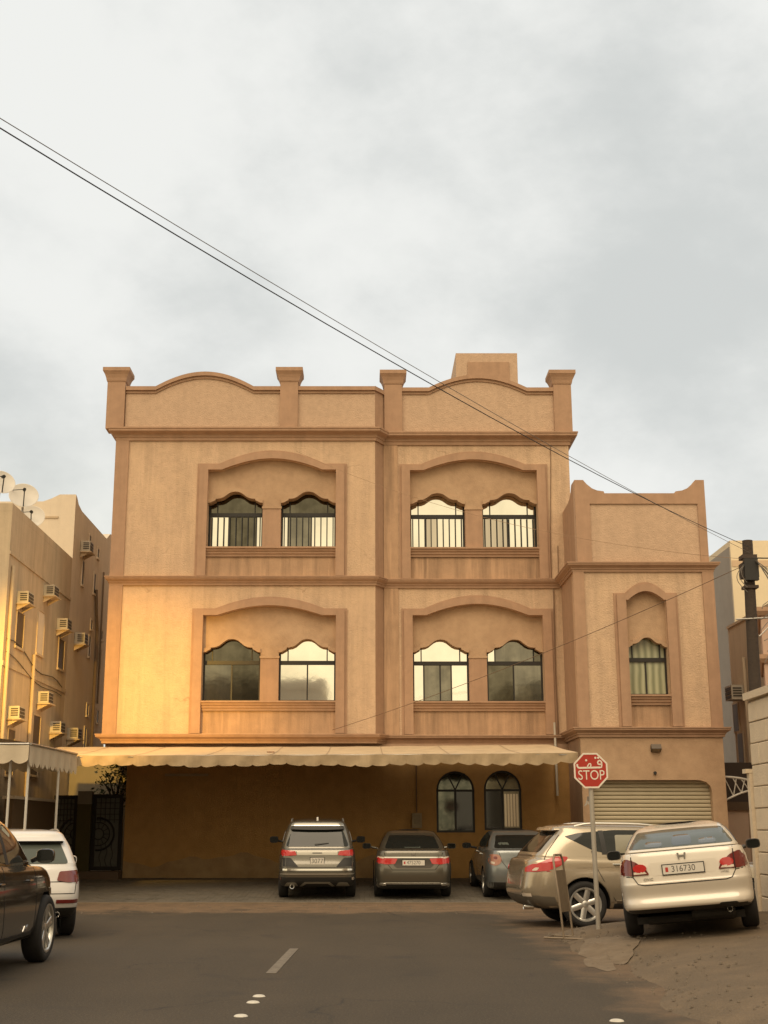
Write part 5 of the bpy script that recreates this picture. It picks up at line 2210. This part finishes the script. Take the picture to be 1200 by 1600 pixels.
c.rails(.85, 2.6, .60, 1.7, .045, METAL)
MB().prism([[(-.10, 0), (.07, 0), (.02, .09), (-.02, .10)]], -.02, .02, 'yz').build('roof_antenna', paint('silver_grey', (0.17, 0.155, 0.125)), c.root, loc=(0, .72 - L / 2, H - .05))
c.both('side_window', [(.55, 1.24), (.70, 1.50), (1.6, 1.60), (2.6, 1.55), (3.25, 1.16), (2.4, 1.14)], 'side', CARGLASS, r=.05)
c.patch('wiper', [(-.05, 1.20), (.26, 1.24), (.26, 1.25), (-.06, 1.225)], 'rear', BLACKP, off=.03)
c.line('tailgate_gap', [(-.86, .97), (-.82, .72), (.82, .72), (.86, .97)], 'rear')
c.patch('windscreen', [(-.66, 1.12), (-.55, 1.56), (.55, 1.56), (.66, 1.12)], 'front', CARGLASS, r=.05)

# ---- dark grey-brown saloon
L, W, H = 4.85, 1.80, 1.46
c = Car('parked_saloon', 'dark bronze saloon with wide red tail lights parked under the awning', 'car', L, W, sedan_rings(L, W, H, deck=1.03, trunk=.78, rw_top=1.55, deck_kick=.035), paint('bronze', (0.12, 0.107, 0.082), .6, .3),
        .325, 1.05, 2.78, (1.10, 32.35), R(0), group='cars parked around the junction')
c.patch('rear_window', [(-.64, 1.085), (-.52, 1.36), (.52, 1.36), (.64, 1.085)], 'rear', CARGLASS, r=.05)
c.both('tail_light', [(.42, .79), (.36, .905), (.86, .94), (.89, .82), (.62, .78)], 'rear', LAMP_R, r=.015, off=.012)
c.both('tail_light', [(-.02, .83), (-.02, .94), (.22, .92), (.14, .84)], 'side', LAMP_R, r=.015, off=.010)
c.both('lamp_lens', [(.68, .905), (.66, .935), (.85, .958), (.87, .925)], 'rear', LAMP_C, off=.016)
c.patch('chrome_strip', [(-.66, .918), (-.66, .945), (.66, .945), (.66, .918)], 'rear', CHROME, off=.016, r=.008)
c.patch('plate_recess_shade', [(-.46, .76), (-.36, .905), (.36, .905), (.46, .76), (.38, .70), (-.38, .70)], 'rear', mat('bronze_shade', (0.07, 0.06, 0.05), .4, metal=.5), off=.003, r=.03)  # recess shade painted as a darker bronze panel lying on the body
c.plate(.815, .50, .115, '475270', off=.014)
c.patch('chrome_strip', [(-.80, .355), (-.76, .375), (.76, .375), (.80, .355), (.76, .345), (-.76, .345)], 'rear', CHROME, off=.014, r=.008)
for sx in (-1, 1):
    c.patch('exhaust_tip', [(sx * .72 - .10, .315), (sx * .72 - .10, .36), (sx * .72 + .10, .36), (sx * .72 + .10, .315)], 'rear', CHROME, off=.02, r=.02)
c.patch('lower_valance', [(-.86, .24), (-.84, .34), (.84, .34), (.86, .24)], 'rear', PLAST, off=.004)
hy = c.hit('rear', 0, .985)[0].y
b_ = MB()
b_.box(-.05, -.032, hy - .02, hy, .955, 1.02)
b_.box(.032, .05, hy - .02, hy, .955, 1.02)
b_.box(-.032, .032, hy - .019, hy, .978, .994)
b_.build('emblem', CHROME, c.root)
c.patch('parcel_shelf', [(-.20, 1.09), (-.20, 1.13), (.20, 1.13), (.20, 1.09)], 'rear', CARGLASS2, off=.008, r=.02)
c.mirror(2.95, 1.03, .84, paint('bronze', (0.16, 0.145, 0.115)), (.22, .14))
c.both('side_window', [(1.1, 1.10), (1.55, 1.32), (2.2, 1.38), (2.8, 1.36), (3.55, 1.05), (2.4, 1.04)], 'side', CARGLASS, r=.05)
c.line('boot_gap', [(-.66, 1.03), (-.60, .80), (-.48, .66), (.48, .66), (.60, .80), (.66, 1.03)], 'rear')
c.patch('windscreen', [(-.70, 1.02), (-.55, 1.36), (.55, 1.36), (.70, 1.02)], 'front', CARGLASS, r=.05)

# ---- blue-grey saloon
L, W, H = 4.80, 1.79, 1.47
c = Car('parked_saloon', 'blue grey saloon half hidden behind the champagne suv', 'car', L, W, sedan_rings(L, W, H, deck=1.05, trunk=.74, rw_top=1.50, deck_kick=.03), paint('blue_grey', (0.21, 0.225, 0.225), .55, .3),
        .325, 1.05, 2.78, (3.58, 32.2), R(1.5), group='cars parked around the junction')
c.patch('rear_window', [(-.64, 1.10), (-.52, 1.37), (.52, 1.37), (.64, 1.10)], 'rear', CARGLASS, r=.05)
for a, zz in ((.64, 1.0), (.64, .86)):
    pass
c.both('tail_light', [(.60, .80), (.56, .90), (.62, 1.0), (.78, 1.01), (.86, .93), (.84, .80), (.72, .75)], 'rear', mat('lamp_rosy', (0.36, 0.16, 0.11), .15, coat=1), r=.05, off=.012)
c.both('lamp_lens', [(.66, .90), (.66, .96), (.74, .96), (.74, .90)], 'rear', LAMP_D, r=.03, off=.016)
c.both('lamp_lens', [(.72, .79), (.72, .84), (.80, .85), (.80, .80)], 'rear', LAMP_C, r=.02, off=.016)
c.patch('chrome_strip', [(-.28, .90), (-.30, .94), (.30, .94), (.28, .90)], 'rear', CHROME, off=.016, r=.01)
c.plate(.81, .34, .14, '', flag=False)
c.patch('lower_valance', [(-.84, .24), (-.82, .40), (.82, .40), (.84, .24)], 'rear', PLAST, off=.006)
c.both('headrest', [(.28, 1.13), (.28, 1.22), (.52, 1.22), (.54, 1.13)], 'rear', CARGLASS2, r=.04, off=.008)
c.mirror(2.95, 1.05, .84, BLACKP, (.22, .14))
c.both('side_window', [(1.05, 1.12), (1.5, 1.33), (2.2, 1.39), (2.8, 1.37), (3.55, 1.06), (2.4, 1.05)], 'side', CARGLASS, r=.05)
c.line('boot_gap', [(-.62, 1.05), (-.56, .85), (-.44, .70), (.44, .70), (.56, .85), (.62, 1.05)], 'rear')
for ax in ('right', 'left'):
    c.line('door_gap', [(1.5, 1.10), (1.5, .8), (1.42, .5)], ax)
    c.line('door_gap', [(2.42, 1.06), (2.42, .7), (2.40, .30)], ax)
    c.line('door_gap', [(3.45, 1.04), (3.45, .7), (3.40, .30)], ax)
c.handle(1.75, .93, CHROME)
c.handle(2.75, .93, CHROME)
c.patch('windscreen', [(-.70, 1.02), (-.55, 1.37), (.55, 1.37), (.70, 1.02)], 'front', CARGLASS, r=.05)

# ---- champagne crossover, side on
L, W, H = 4.78, 1.86, 1.70
rg = suv_rings(L, W, H, belt=1.10, rg0=.20, rg1=.66, hood=1.22, ws_top=2.15, zb=.29)
rg[5] = (.92, .78, .05, L - .05, W / 2 * .99, W / 2 * .95)
c = Car('parked_suv', 'champagne suv with six spoke wheels parked side on behind the stop sign', 'suv', L, W, rg, paint('champagne', (0.40, 0.33, 0.24), .55, .24),
        .375, 1.02, 2.82, (4.95, 23.34), R(-84), clad_z=None, group='cars parked around the junction', spokes=6, tyre_w=.24, rim_m=mat('bright_alloy', (0.80, 0.78, 0.74), .3, metal=.85))
sw = [(.74, 1.475), (.98, 1.53), (1.6, 1.58), (2.35, 1.575), (2.9, 1.46), (3.45, 1.17), (2.6, 1.16), (1.6, 1.17), (1.22, 1.24)]
c.both('side_window', sw, 'side', CARGLASS, r=.03, off=.005)
for ax in ('right', 'left'):
    c.patch('window_pillar', [(1.36, 1.18), (1.34, 1.57), (1.42, 1.575), (1.45, 1.18)], ax, BLACKP, off=.008)
    c.patch('window_pillar', [(2.33, 1.15), (2.30, 1.57), (2.40, 1.575), (2.44, 1.15)], ax, BLACKP, off=.008)
    c.patch('seat_back', [(1.60, 1.20), (1.62, 1.50), (2.0, 1.50), (2.05, 1.20)], ax, mat('seat_reflection', (0.24, 0.22, 0.16), .25, coat=.8), off=.0085, r=.03)
    c.line('door_gap', [(1.18, 1.24), (1.22, 1.0), (1.42, .62), (1.55, .42)], ax)
    c.line('door_gap', [(2.42, 1.15), (2.40, .80), (2.40, .38)], ax)
    c.line('door_gap', [(3.42, 1.15), (3.40, .80), (3.36, .40)], ax)
    c.line('body_crease', [(.9, .98), (1.9, 1.0), (3.6, .98)], ax, m=c.body.data.materials[0], w_=.035, off=.006)
    c.line('arch_lip', [(1.02 + .47 * math.cos(R(a_)), .375 + .47 * math.sin(R(a_))) for a_ in range(5, 176, 10)], ax, m=c.body.data.materials[0], w_=.05, off=.014)
    c.line('hatch_gap', [(.66, 1.50), (.42, 1.22), (.36, 1.10), (.30, .92)], ax, w_=.010)
    c.patch('tail_light', [(.10, .90), (.20, 1.02), (.52, 1.145), (.74, 1.15), (.76, 1.12), (.62, 1.0), (.40, .915)], ax, LAMP_R, r=.03, off=.014)
    c.patch('lamp_lens', [(.14, .92), (.19, .97), (.26, .97), (.22, .92)], ax, LAMP_C, off=.018, r=.02)
    c.patch('sill_strip', [(1.56, .40), (1.56, .43), (3.35, .43), (3.35, .40)], ax, CHROME, off=.012)
    c.patch('sill_panel', [(1.50, .30), (1.52, .385), (3.40, .385), (3.42, .30)], ax, PLAST, off=.006)
    c.patch('lower_bumper', [(.06, .30), (.0, .52), (.50, .50), (.58, .32)], ax, mat('champagne_dark', (0.13, 0.11, 0.085), .5, metal=.3), off=.004, r=.02)
c.both('tail_light', [(.68, .90), (.66, .96), (.80, 1.03), (.93, 1.02), (.92, .90)], 'rear', LAMP_R, r=.02, off=.012)
c.patch('rear_window', [(-.70, 1.22), (-.60, 1.55), (.60, 1.55), (.70, 1.22)], 'rear', CARGLASS, r=.05)
c.patch('roof_spoiler', [(-.62, 1.575), (-.58, 1.63), (.58, 1.63), (.62, 1.575)], 'rear', c.body.data.materials[0], off=.10, r=.02)
c.patch('lower_bumper', [(-.86, .30), (-.88, .52), (.88, .52), (.86, .30)], 'rear', mat('champagne_dark', (0.13, 0.11, 0.085), .5, metal=.3), off=.006, r=.02)
c.patch('reflector', [(.62, .50), (.62, .55), (.82, .55), (.82, .50)], 'rear', LAMP_C, off=.012)
c.exhaust(.62, .33, .045, .06)
c.handle(1.62, 1.02, CHROME)
c.handle(2.62, 1.02, CHROME)
c.rails(.95, 2.9, .61, 1.66, .05, mat('silver_trim2', (0.66, 0.63, 0.56), .35, metal=.6))
c.mirror(3.05, 1.16, .88, paint('champagne', (0.43, 0.355, 0.25)), (.22, .16))
c.patch('windscreen', [(-.68, 1.12), (-.55, 1.52), (.55, 1.52), (.68, 1.12)], 'front', CARGLASS, r=.05)

# ---- cream white saloon tilted on the kerb
L, W, H = 4.50, 1.75, 1.44
PW = paint('pearl_white', (0.70, 0.635, 0.54), .05, .25)
rg = sedan_rings(L, W, H, deck=1.08, cowl=1.0, trunk=.48, hood=1.05, rw_top=1.30, ws_top=2.2, zb=.25, deck_kick=.012)
rg[0] = (.33, .2, .42, L - .5, W / 2 * .80, W / 2 * .76)
rg[1] = (.335, .215, .16, L - .22, W / 2 * .90, W / 2 * .86)
rg[2] = (.39, .29, .03, L - .08, W / 2 * .97, W / 2 * .91)
rg[3] = (.455, .40, .012, L, W / 2 * .99, W / 2 * .93)
rg[4] = (.545, .50, .045, L - .01, W / 2 * .992, W / 2 * .94)
rg.insert(5, (.685, .60, .004, L - .03, W / 2 * 1.0, W / 2 * .94))
rg.insert(6, (.735, .66, .012, L - .04, W / 2 * 1.0, W / 2 * .94))
rg[14] = (H - .07, H - .10, 1.24, L - 2.14, W / 2 * .685, W / 2 * .69)
hd = math.atan2(-math.sin(R(14)), math.cos(R(14)))
c = Car('parked_saloon', 'cream white saloon tilted with its right wheels up on the pavement', 'car', L, W, rg, PW,
        .32, .98, 2.70, (4.46 + .27 * math.sin(R(14)) * 4.6, 18.2 + .27 * 4.6), hd, group='cars parked around the junction', track=1.53)
c.patch('rear_window', [(-.70, 1.135), (-.57, 1.345), (-.2, 1.358), (.2, 1.358), (.57, 1.345), (.70, 1.135)], 'rear', CARGLASS2, r=.035, off=.012)
c.both('tail_light', [(.44, .82), (.47, .88), (.60, .99), (.72, 1.035), (.82, 1.01), (.865, .94), (.875, .845), (.70, .82)], 'rear', LAMP_D, r=.02, off=.014)
c.both('tail_light', [(-.02, .86), (-.02, 1.01), (.10, 1.02), (.24, .96), (.22, .87)], 'side', LAMP_D, r=.02, off=.012)
for sx in (-1, 1):
    c.patch('lamp_lens', [(sx * (.555 + .09 * math.cos(a)), .905 + .055 * math.sin(a)) for a in [k * math.pi / 6 for k in range(12)]], 'rear', LAMP_R, off=.020)
    c.patch('lamp_lens', [(sx * .47, .835), (sx * .50, .865), (sx * .64, .862), (sx * .64, .832)], 'rear', LAMP_C, off=.020)
    c.line('lamp_gap', [(sx * .655, .82), (sx * .655, 1.02)], 'rear', off=.022, w_=.012)
c.patch('plate_recess_shade', [(-.40, .80), (-.43, .965), (.43, .965), (.40, .80)], 'rear', mat('pearl_shade', (0.64, 0.58, 0.49), .4), off=.002, r=.02)  # shade around the plate put into a slightly darker copy of the paint
c.plate(.865, .52, .115, '316730', off=.016)
text_mesh('plate_script', 'KOB', .04, INK, c.root, (.20, c.hit('rear', 0, .87)[0].y - .0275, .885), extr=.0006) if False else None
hy = c.hit('rear', 0, 1.03)[0].y
b_ = MB()
b_.prism([[(-.058, 1.065), (-.045, .985), (-.028, .985), (-.034, 1.065)]], hy - .022, hy - .004)
b_.prism([[(.058, 1.065), (.045, .985), (.028, .985), (.034, 1.065)]], hy - .022, hy - .004)
b_.box(-.031, .031, hy - .021, hy - .005, 1.018, 1.034)
b_.build('emblem', METAL, c.root)
text_mesh('badge', 'CIVIC', .05, METAL, c.root, (-.46, c.hit('rear', -.46, .755)[0].y - .006, .76), extr=.002)
text_mesh('badge', 'i-VTEC', .036, METAL, c.root, (.52, c.hit('rear', .52, .775)[0].y - .006, .785), extr=.002)
c.line('boot_gap', [(-.655, 1.09), (-.655, .80), (-.60, .71), (-.52, .69), (.52, .69), (.60, .71), (.655, .80), (.655, 1.09)], 'rear')
c.line('bumper_gap', [(-.86, .825), (-.66, .80)], 'rear', w_=.010)
c.line('bumper_gap', [(.86, .825), (.66, .80)], 'rear', w_=.010)
c.both('tail_pipe_cutout', [(.36, .36), (.40, .42), (.62, .42), (.66, .36)], 'rear', PLAST, off=.007, r=.02) if False else c.patch('tail_pipe_cutout', [(.36, .345), (.40, .41), (.62, .41), (.66, .345)], 'rear', PLAST, off=.008, r=.03)
c.exhaust(.51, .315, .035, .12)
b_ = MB()
b_.box(-.70, .70, -L / 2 + .55, -L / 2 + 3.6, .17, .26)
b_.tube([(-.55, -L / 2 + .5, .22), (.55, -L / 2 + .5, .22)], .06, 8)
b_.lathe([(0, -.28), (.09, -.28), (.10, -.24), (.10, .24), (.09, .28), (0, .28)], (.30, -L / 2 + .48, .27), 'x', 14)
b_.build('underbody', PLAST, c.root)
c.mirror(2.72, 1.03, .83, mat('mirror_shell_dark', (0.05, 0.045, 0.04), .4), (.21, .14), arm=.09)
c.both('side_window', [(.85, 1.14), (1.35, 1.33), (2.0, 1.38), (2.55, 1.35), (3.45, 1.06), (2.3, 1.06)], 'side', CARGLASS, r=.05)
for ax in ('right', 'left'):
    c.line('door_gap', [(1.35, 1.10), (1.38, .8), (1.3, .5)], ax)
    c.line('door_gap', [(2.30, 1.05), (2.30, .7), (2.28, .30)], ax)
    c.line('fuel_flap', [(.62, .92), (.78, .92), (.78, .78), (.62, .78), (.62, .92)], ax, w_=.008)
c.handle(1.65, .94, PW)
c.handle(2.6, .94, PW)
c.both('headrest', [(.24, 1.15), (.24, 1.21), (.46, 1.22), (.48, 1.15)], 'rear', mat('headrest_behind_glass', (0.085, 0.09, 0.08), .25, coat=.8), r=.04, off=.017)
c.patch('rear_shelf', [(-.12, 1.15), (-.10, 1.28), (.14, 1.28), (.16, 1.15)], 'rear', mat('dim_behind_glass', (0.045, 0.05, 0.045), .2, coat=.8), r=.05, off=.016)
c.patch('windscreen', [(-.70, 1.02), (-.55, 1.34), (.55, 1.34), (.70, 1.02)], 'front', CARGLASS, r=.05)

# ---- black SUV, left foreground
L, W, H = 4.80, 1.92, 1.80
PB = paint('black', (0.012, 0.009, 0.007), .2, .22)
c = Car('parked_suv', 'black suv cut off by the left edge of the street', 'suv', L, W, suv_rings(L, W, H, belt=1.17, cowl=1.16, hood=1.12, ws_top=1.95, rg0=.16, rg1=.6, nose=.92, zb=.32), PB,
        .40, 1.0, 2.86, (-4.93, 15.3), R(-1), group='cars parked around the junction', spokes=5, dual=True, tyre_w=.25)
c.both('side_window', [(.80, 1.305), (1.05, 1.565), (1.8, 1.645), (2.75, 1.62), (3.50, 1.235), (2.2, 1.215)], 'side', CARGLASS, r=.04)
for ax in ('right', 'left'):
    c.patch('window_pillar', [(2.10, 1.205), (2.06, 1.65), (2.16, 1.655), (2.22, 1.205)], ax, BLACKP, off=.009)
    c.line('window_trim', [(.72, 1.275), (.98, 1.580), (1.8, 1.665), (2.78, 1.64), (3.58, 1.215)], ax, m=CHROME, w_=.016, off=.008)
    c.line('window_trim', [(.75, 1.270), (2.2, 1.195), (3.58, 1.205)], ax, m=CHROME, w_=.02, off=.008)
    c.line('door_gap', [(1.95, 1.185), (1.95, .70), (2.0, .35)], ax)
    c.line('door_gap', [(3.30, 1.185), (3.34, .75), (3.28, .35)], ax)
    c.line('body_crease', [(.6, .92), (2.2, .90), (3.9, .86)], ax, m=PB, w_=.05, off=.012)
    c.line('sill_strip', [(1.55, .36), (3.25, .36)], ax, m=PLAST, w_=.10, off=.008)
    t_ = c.hit(ax, 3.5 - L / 2, .45)[0]
c.patch('side_badge', [(2.86, .43), (2.90, .49), (2.95, .47), (3.0, .50), (3.02, .47), (2.96, .44), (2.92, .455)], 'right', CHROME, off=.01)
c.handle(1.75, 1.0, PB)
c.handle(2.95, 1.0, PB)
c.rails(.9, 2.6, .62, 1.76, .04, BLACKP)
c.mirror(3.30, 1.28, .88, PB, (.22, .17), arm=.03)
c.patch('windscreen', [(-.70, 1.12), (-.55, 1.52), (.55, 1.625), (.70, 1.225)], 'front', CARGLASS, r=.05)
c.both('headlight', [(.50, .72), (.54, .82), (.86, .88), (.88, .78)], 'front', LAMP_C, r=.03, off=.01)
c.both('headlight', [(4.20, .80), (4.12, .88), (4.50, .84), (4.56, .76)], 'side', LAMP_C, r=.02, off=.01)
c.patch('grille', [(-.42, .58), (-.46, .80), (.46, .80), (.42, .58)], 'front', PLAST, r=.03, off=.01)
c.patch('rear_window', [(-.68, 1.16), (-.58, 1.50), (.58, 1.605), (.68, 1.265)], 'rear', CARGLASS, r=.05)
c.both('tail_light', [(.52, .92), (.55, 1.145), (.88, 1.165), (.90, .92)], 'rear', LAMP_R, r=.03, off=.012)

# ---- white crossover beyond it
L, W, H = 4.50, 1.86, 1.60
PV = paint('white', (0.66, 0.63, 0.60), .0, .3)
c = Car('parked_suv', 'white suv seen from behind beyond the black suv on the left', 'suv', L, W, suv_rings(L, W, H, belt=1.02, rg0=.13, rg1=.52, hood=1.25, zb=.30), PV,
        .36, .98, 2.65, (-5.85, 21.80), R(20), clad_z=.45, group='cars parked around the junction', dual=True)
c.patch('rear_window', [(-.70, 1.09), (-.58, 1.41), (.58, 1.41), (.70, 1.09)], 'rear', CARGLASS2, r=.05)
c.patch('roof_spoiler', [(-.66, 1.42), (-.60, 1.50), (.60, 1.50), (.66, 1.42)], 'rear', PV, off=.13, r=.02)
c.patch('spoiler_shade', [(-.63, 1.385), (-.62, 1.425), (.62, 1.425), (.63, 1.385)], 'rear', PLAST, off=.06, r=.01)
c.both('tail_light', [(.52, .85), (.56, .98), (.90, 1.0), (.92, .83), (.70, .82)], 'rear', LAMP_D, r=.025, off=.014)
c.both('tail_light', [(-.02, .84), (-.02, 1.0), (.20, .98), (.20, .86)], 'side', LAMP_D, r=.025, off=.012)
c.both('reflector', [(.52, .52), (.52, .575), (.90, .575), (.90, .52)], 'rear', LAMP_D, off=.012, r=.01)
c.plate(.76, .50, .12, '', flag=False)
c.line('tailgate_gap', [(-.82, .82), (-.80, .66), (.80, .66), (.82, .82)], 'rear')
c.line('tailgate_gap', [(-.90, .83), (.90, .83)], 'rear')
c.patch('lower_valance', [(-.84, .32), (-.80, .42), (.80, .42), (.84, .32)], 'rear', PLAST, off=.012)
b_ = MB()
for k in range(4):
    b_.lathe([(.028, -.004), (.036, -.004), (.036, .004), (.028, .004)], (-.075 + .05 * k, c.hit('rear', 0, .90)[0].y - .008, .90), 'y', 18, closed=True)
b_.build('emblem', CHROME, c.root)
c.both('side_window', [(.70, 1.14), (.90, 1.36), (1.8, 1.46), (2.5, 1.43), (3.2, 1.06), (2.2, 1.05)], 'side', CARGLASS, r=.04)
c.mirror(3.0, 1.08, .88, PV, (.22, .15))
c.rails(.8, 2.5, .60, 1.56, .04, METAL)
c.exhaust(.55, .36, .04, .08)
c.patch('windscreen', [(-.68, 1.06), (-.55, 1.42), (.55, 1.42), (.68, 1.06)], 'front', CARGLASS, r=.05)

# ---- white car half hidden behind the stone wall
L, W, H = 4.55, 1.78, 1.46
c = Car('parked_saloon', 'white car mostly hidden between the tilted saloon and the stone wall', 'car', L, W, sedan_rings(L, W, H), PV,
        .33, .98, 2.65, (9.75, 27.6), R(96), group='cars parked around the junction', track=1.56)
for ax in ('right', 'left'):
    c.patch('headlight', [(3.95, .72), (3.9, .80), (4.3, .78), (4.42, .68)], ax, LAMP_C, r=.02, off=.012)
    c.patch('indicator', [(3.50, .66), (3.50, .72), (3.62, .72), (3.62, .66)], ax, LAMP_R, off=.012)
c.both('side_window', [(1.1, 1.10), (1.55, 1.32), (2.2, 1.38), (2.8, 1.36), (3.4, 1.05), (2.4, 1.04)], 'side', CARGLASS, r=.05)
c.patch('windscreen', [(-.70, 1.02), (-.55, 1.36), (.55, 1.36), (.70, 1.02)], 'front', CARGLASS, r=.05)
c.patch('rear_window', [(-.64, 1.085), (-.52, 1.36), (.52, 1.36), (.64, 1.085)], 'rear', CARGLASS, r=.05)
c.mirror(2.95, 1.03, .84, PV, (.21, .14))
c.both('tail_light', [(.5, .80), (.5, .92), (.86, .94), (.87, .82)], 'rear', LAMP_R, r=.02, off=.012)

# ------------------------------------------------------------------ lit street lamp that throws the amber patch, just left of the view
sl = empty('street_lamp', (-9.0, 24.6, 0))
tag(sl, 'lit amber street lamp on a tall steel pole by the left house', 'street lamp')
MB().tube([(0, 0, 0), (0, 0, 3.5), (0, 0, 6.8), (.25, .0, 7.25), (.9, .1, 7.4)], [.08, .07, .05, .04, .035], 10).build('pole', GALV, sl, smooth=True)
MB().prism([[(.80, 7.36), (1.35, 7.36), (1.30, 7.47), (.85, 7.49)]], -.05, .25).build('lamp_head', METAL, sl)
MB().box(.86, 1.30, .0, .2, 7.335, 7.359).build('lamp_lens', mat('sodium_lens', (1.0, .55, .18), .4, emit=12), sl)
ld = bpy.data.lights.new('street_lamp_light', 'SPOT')
ld.energy = 10500
ld.color = (1.0, .56, .09)
ld.spot_size = R(50)
ld.spot_blend = 1.0
ld.shadow_soft_size = .25
lo_ = bpy.data.objects.new('street_lamp_light', ld)
COL.objects.link(lo_)
lo_.parent = sl
lo_.location = (1.08, .1, 7.28)
aim = Vector((-6.5, 36, 4.2)) - Vector((-9.0 + 1.08, 24.7, 7.28))
lo_.rotation_euler = (-aim).to_track_quat('Z', 'Y').to_euler()
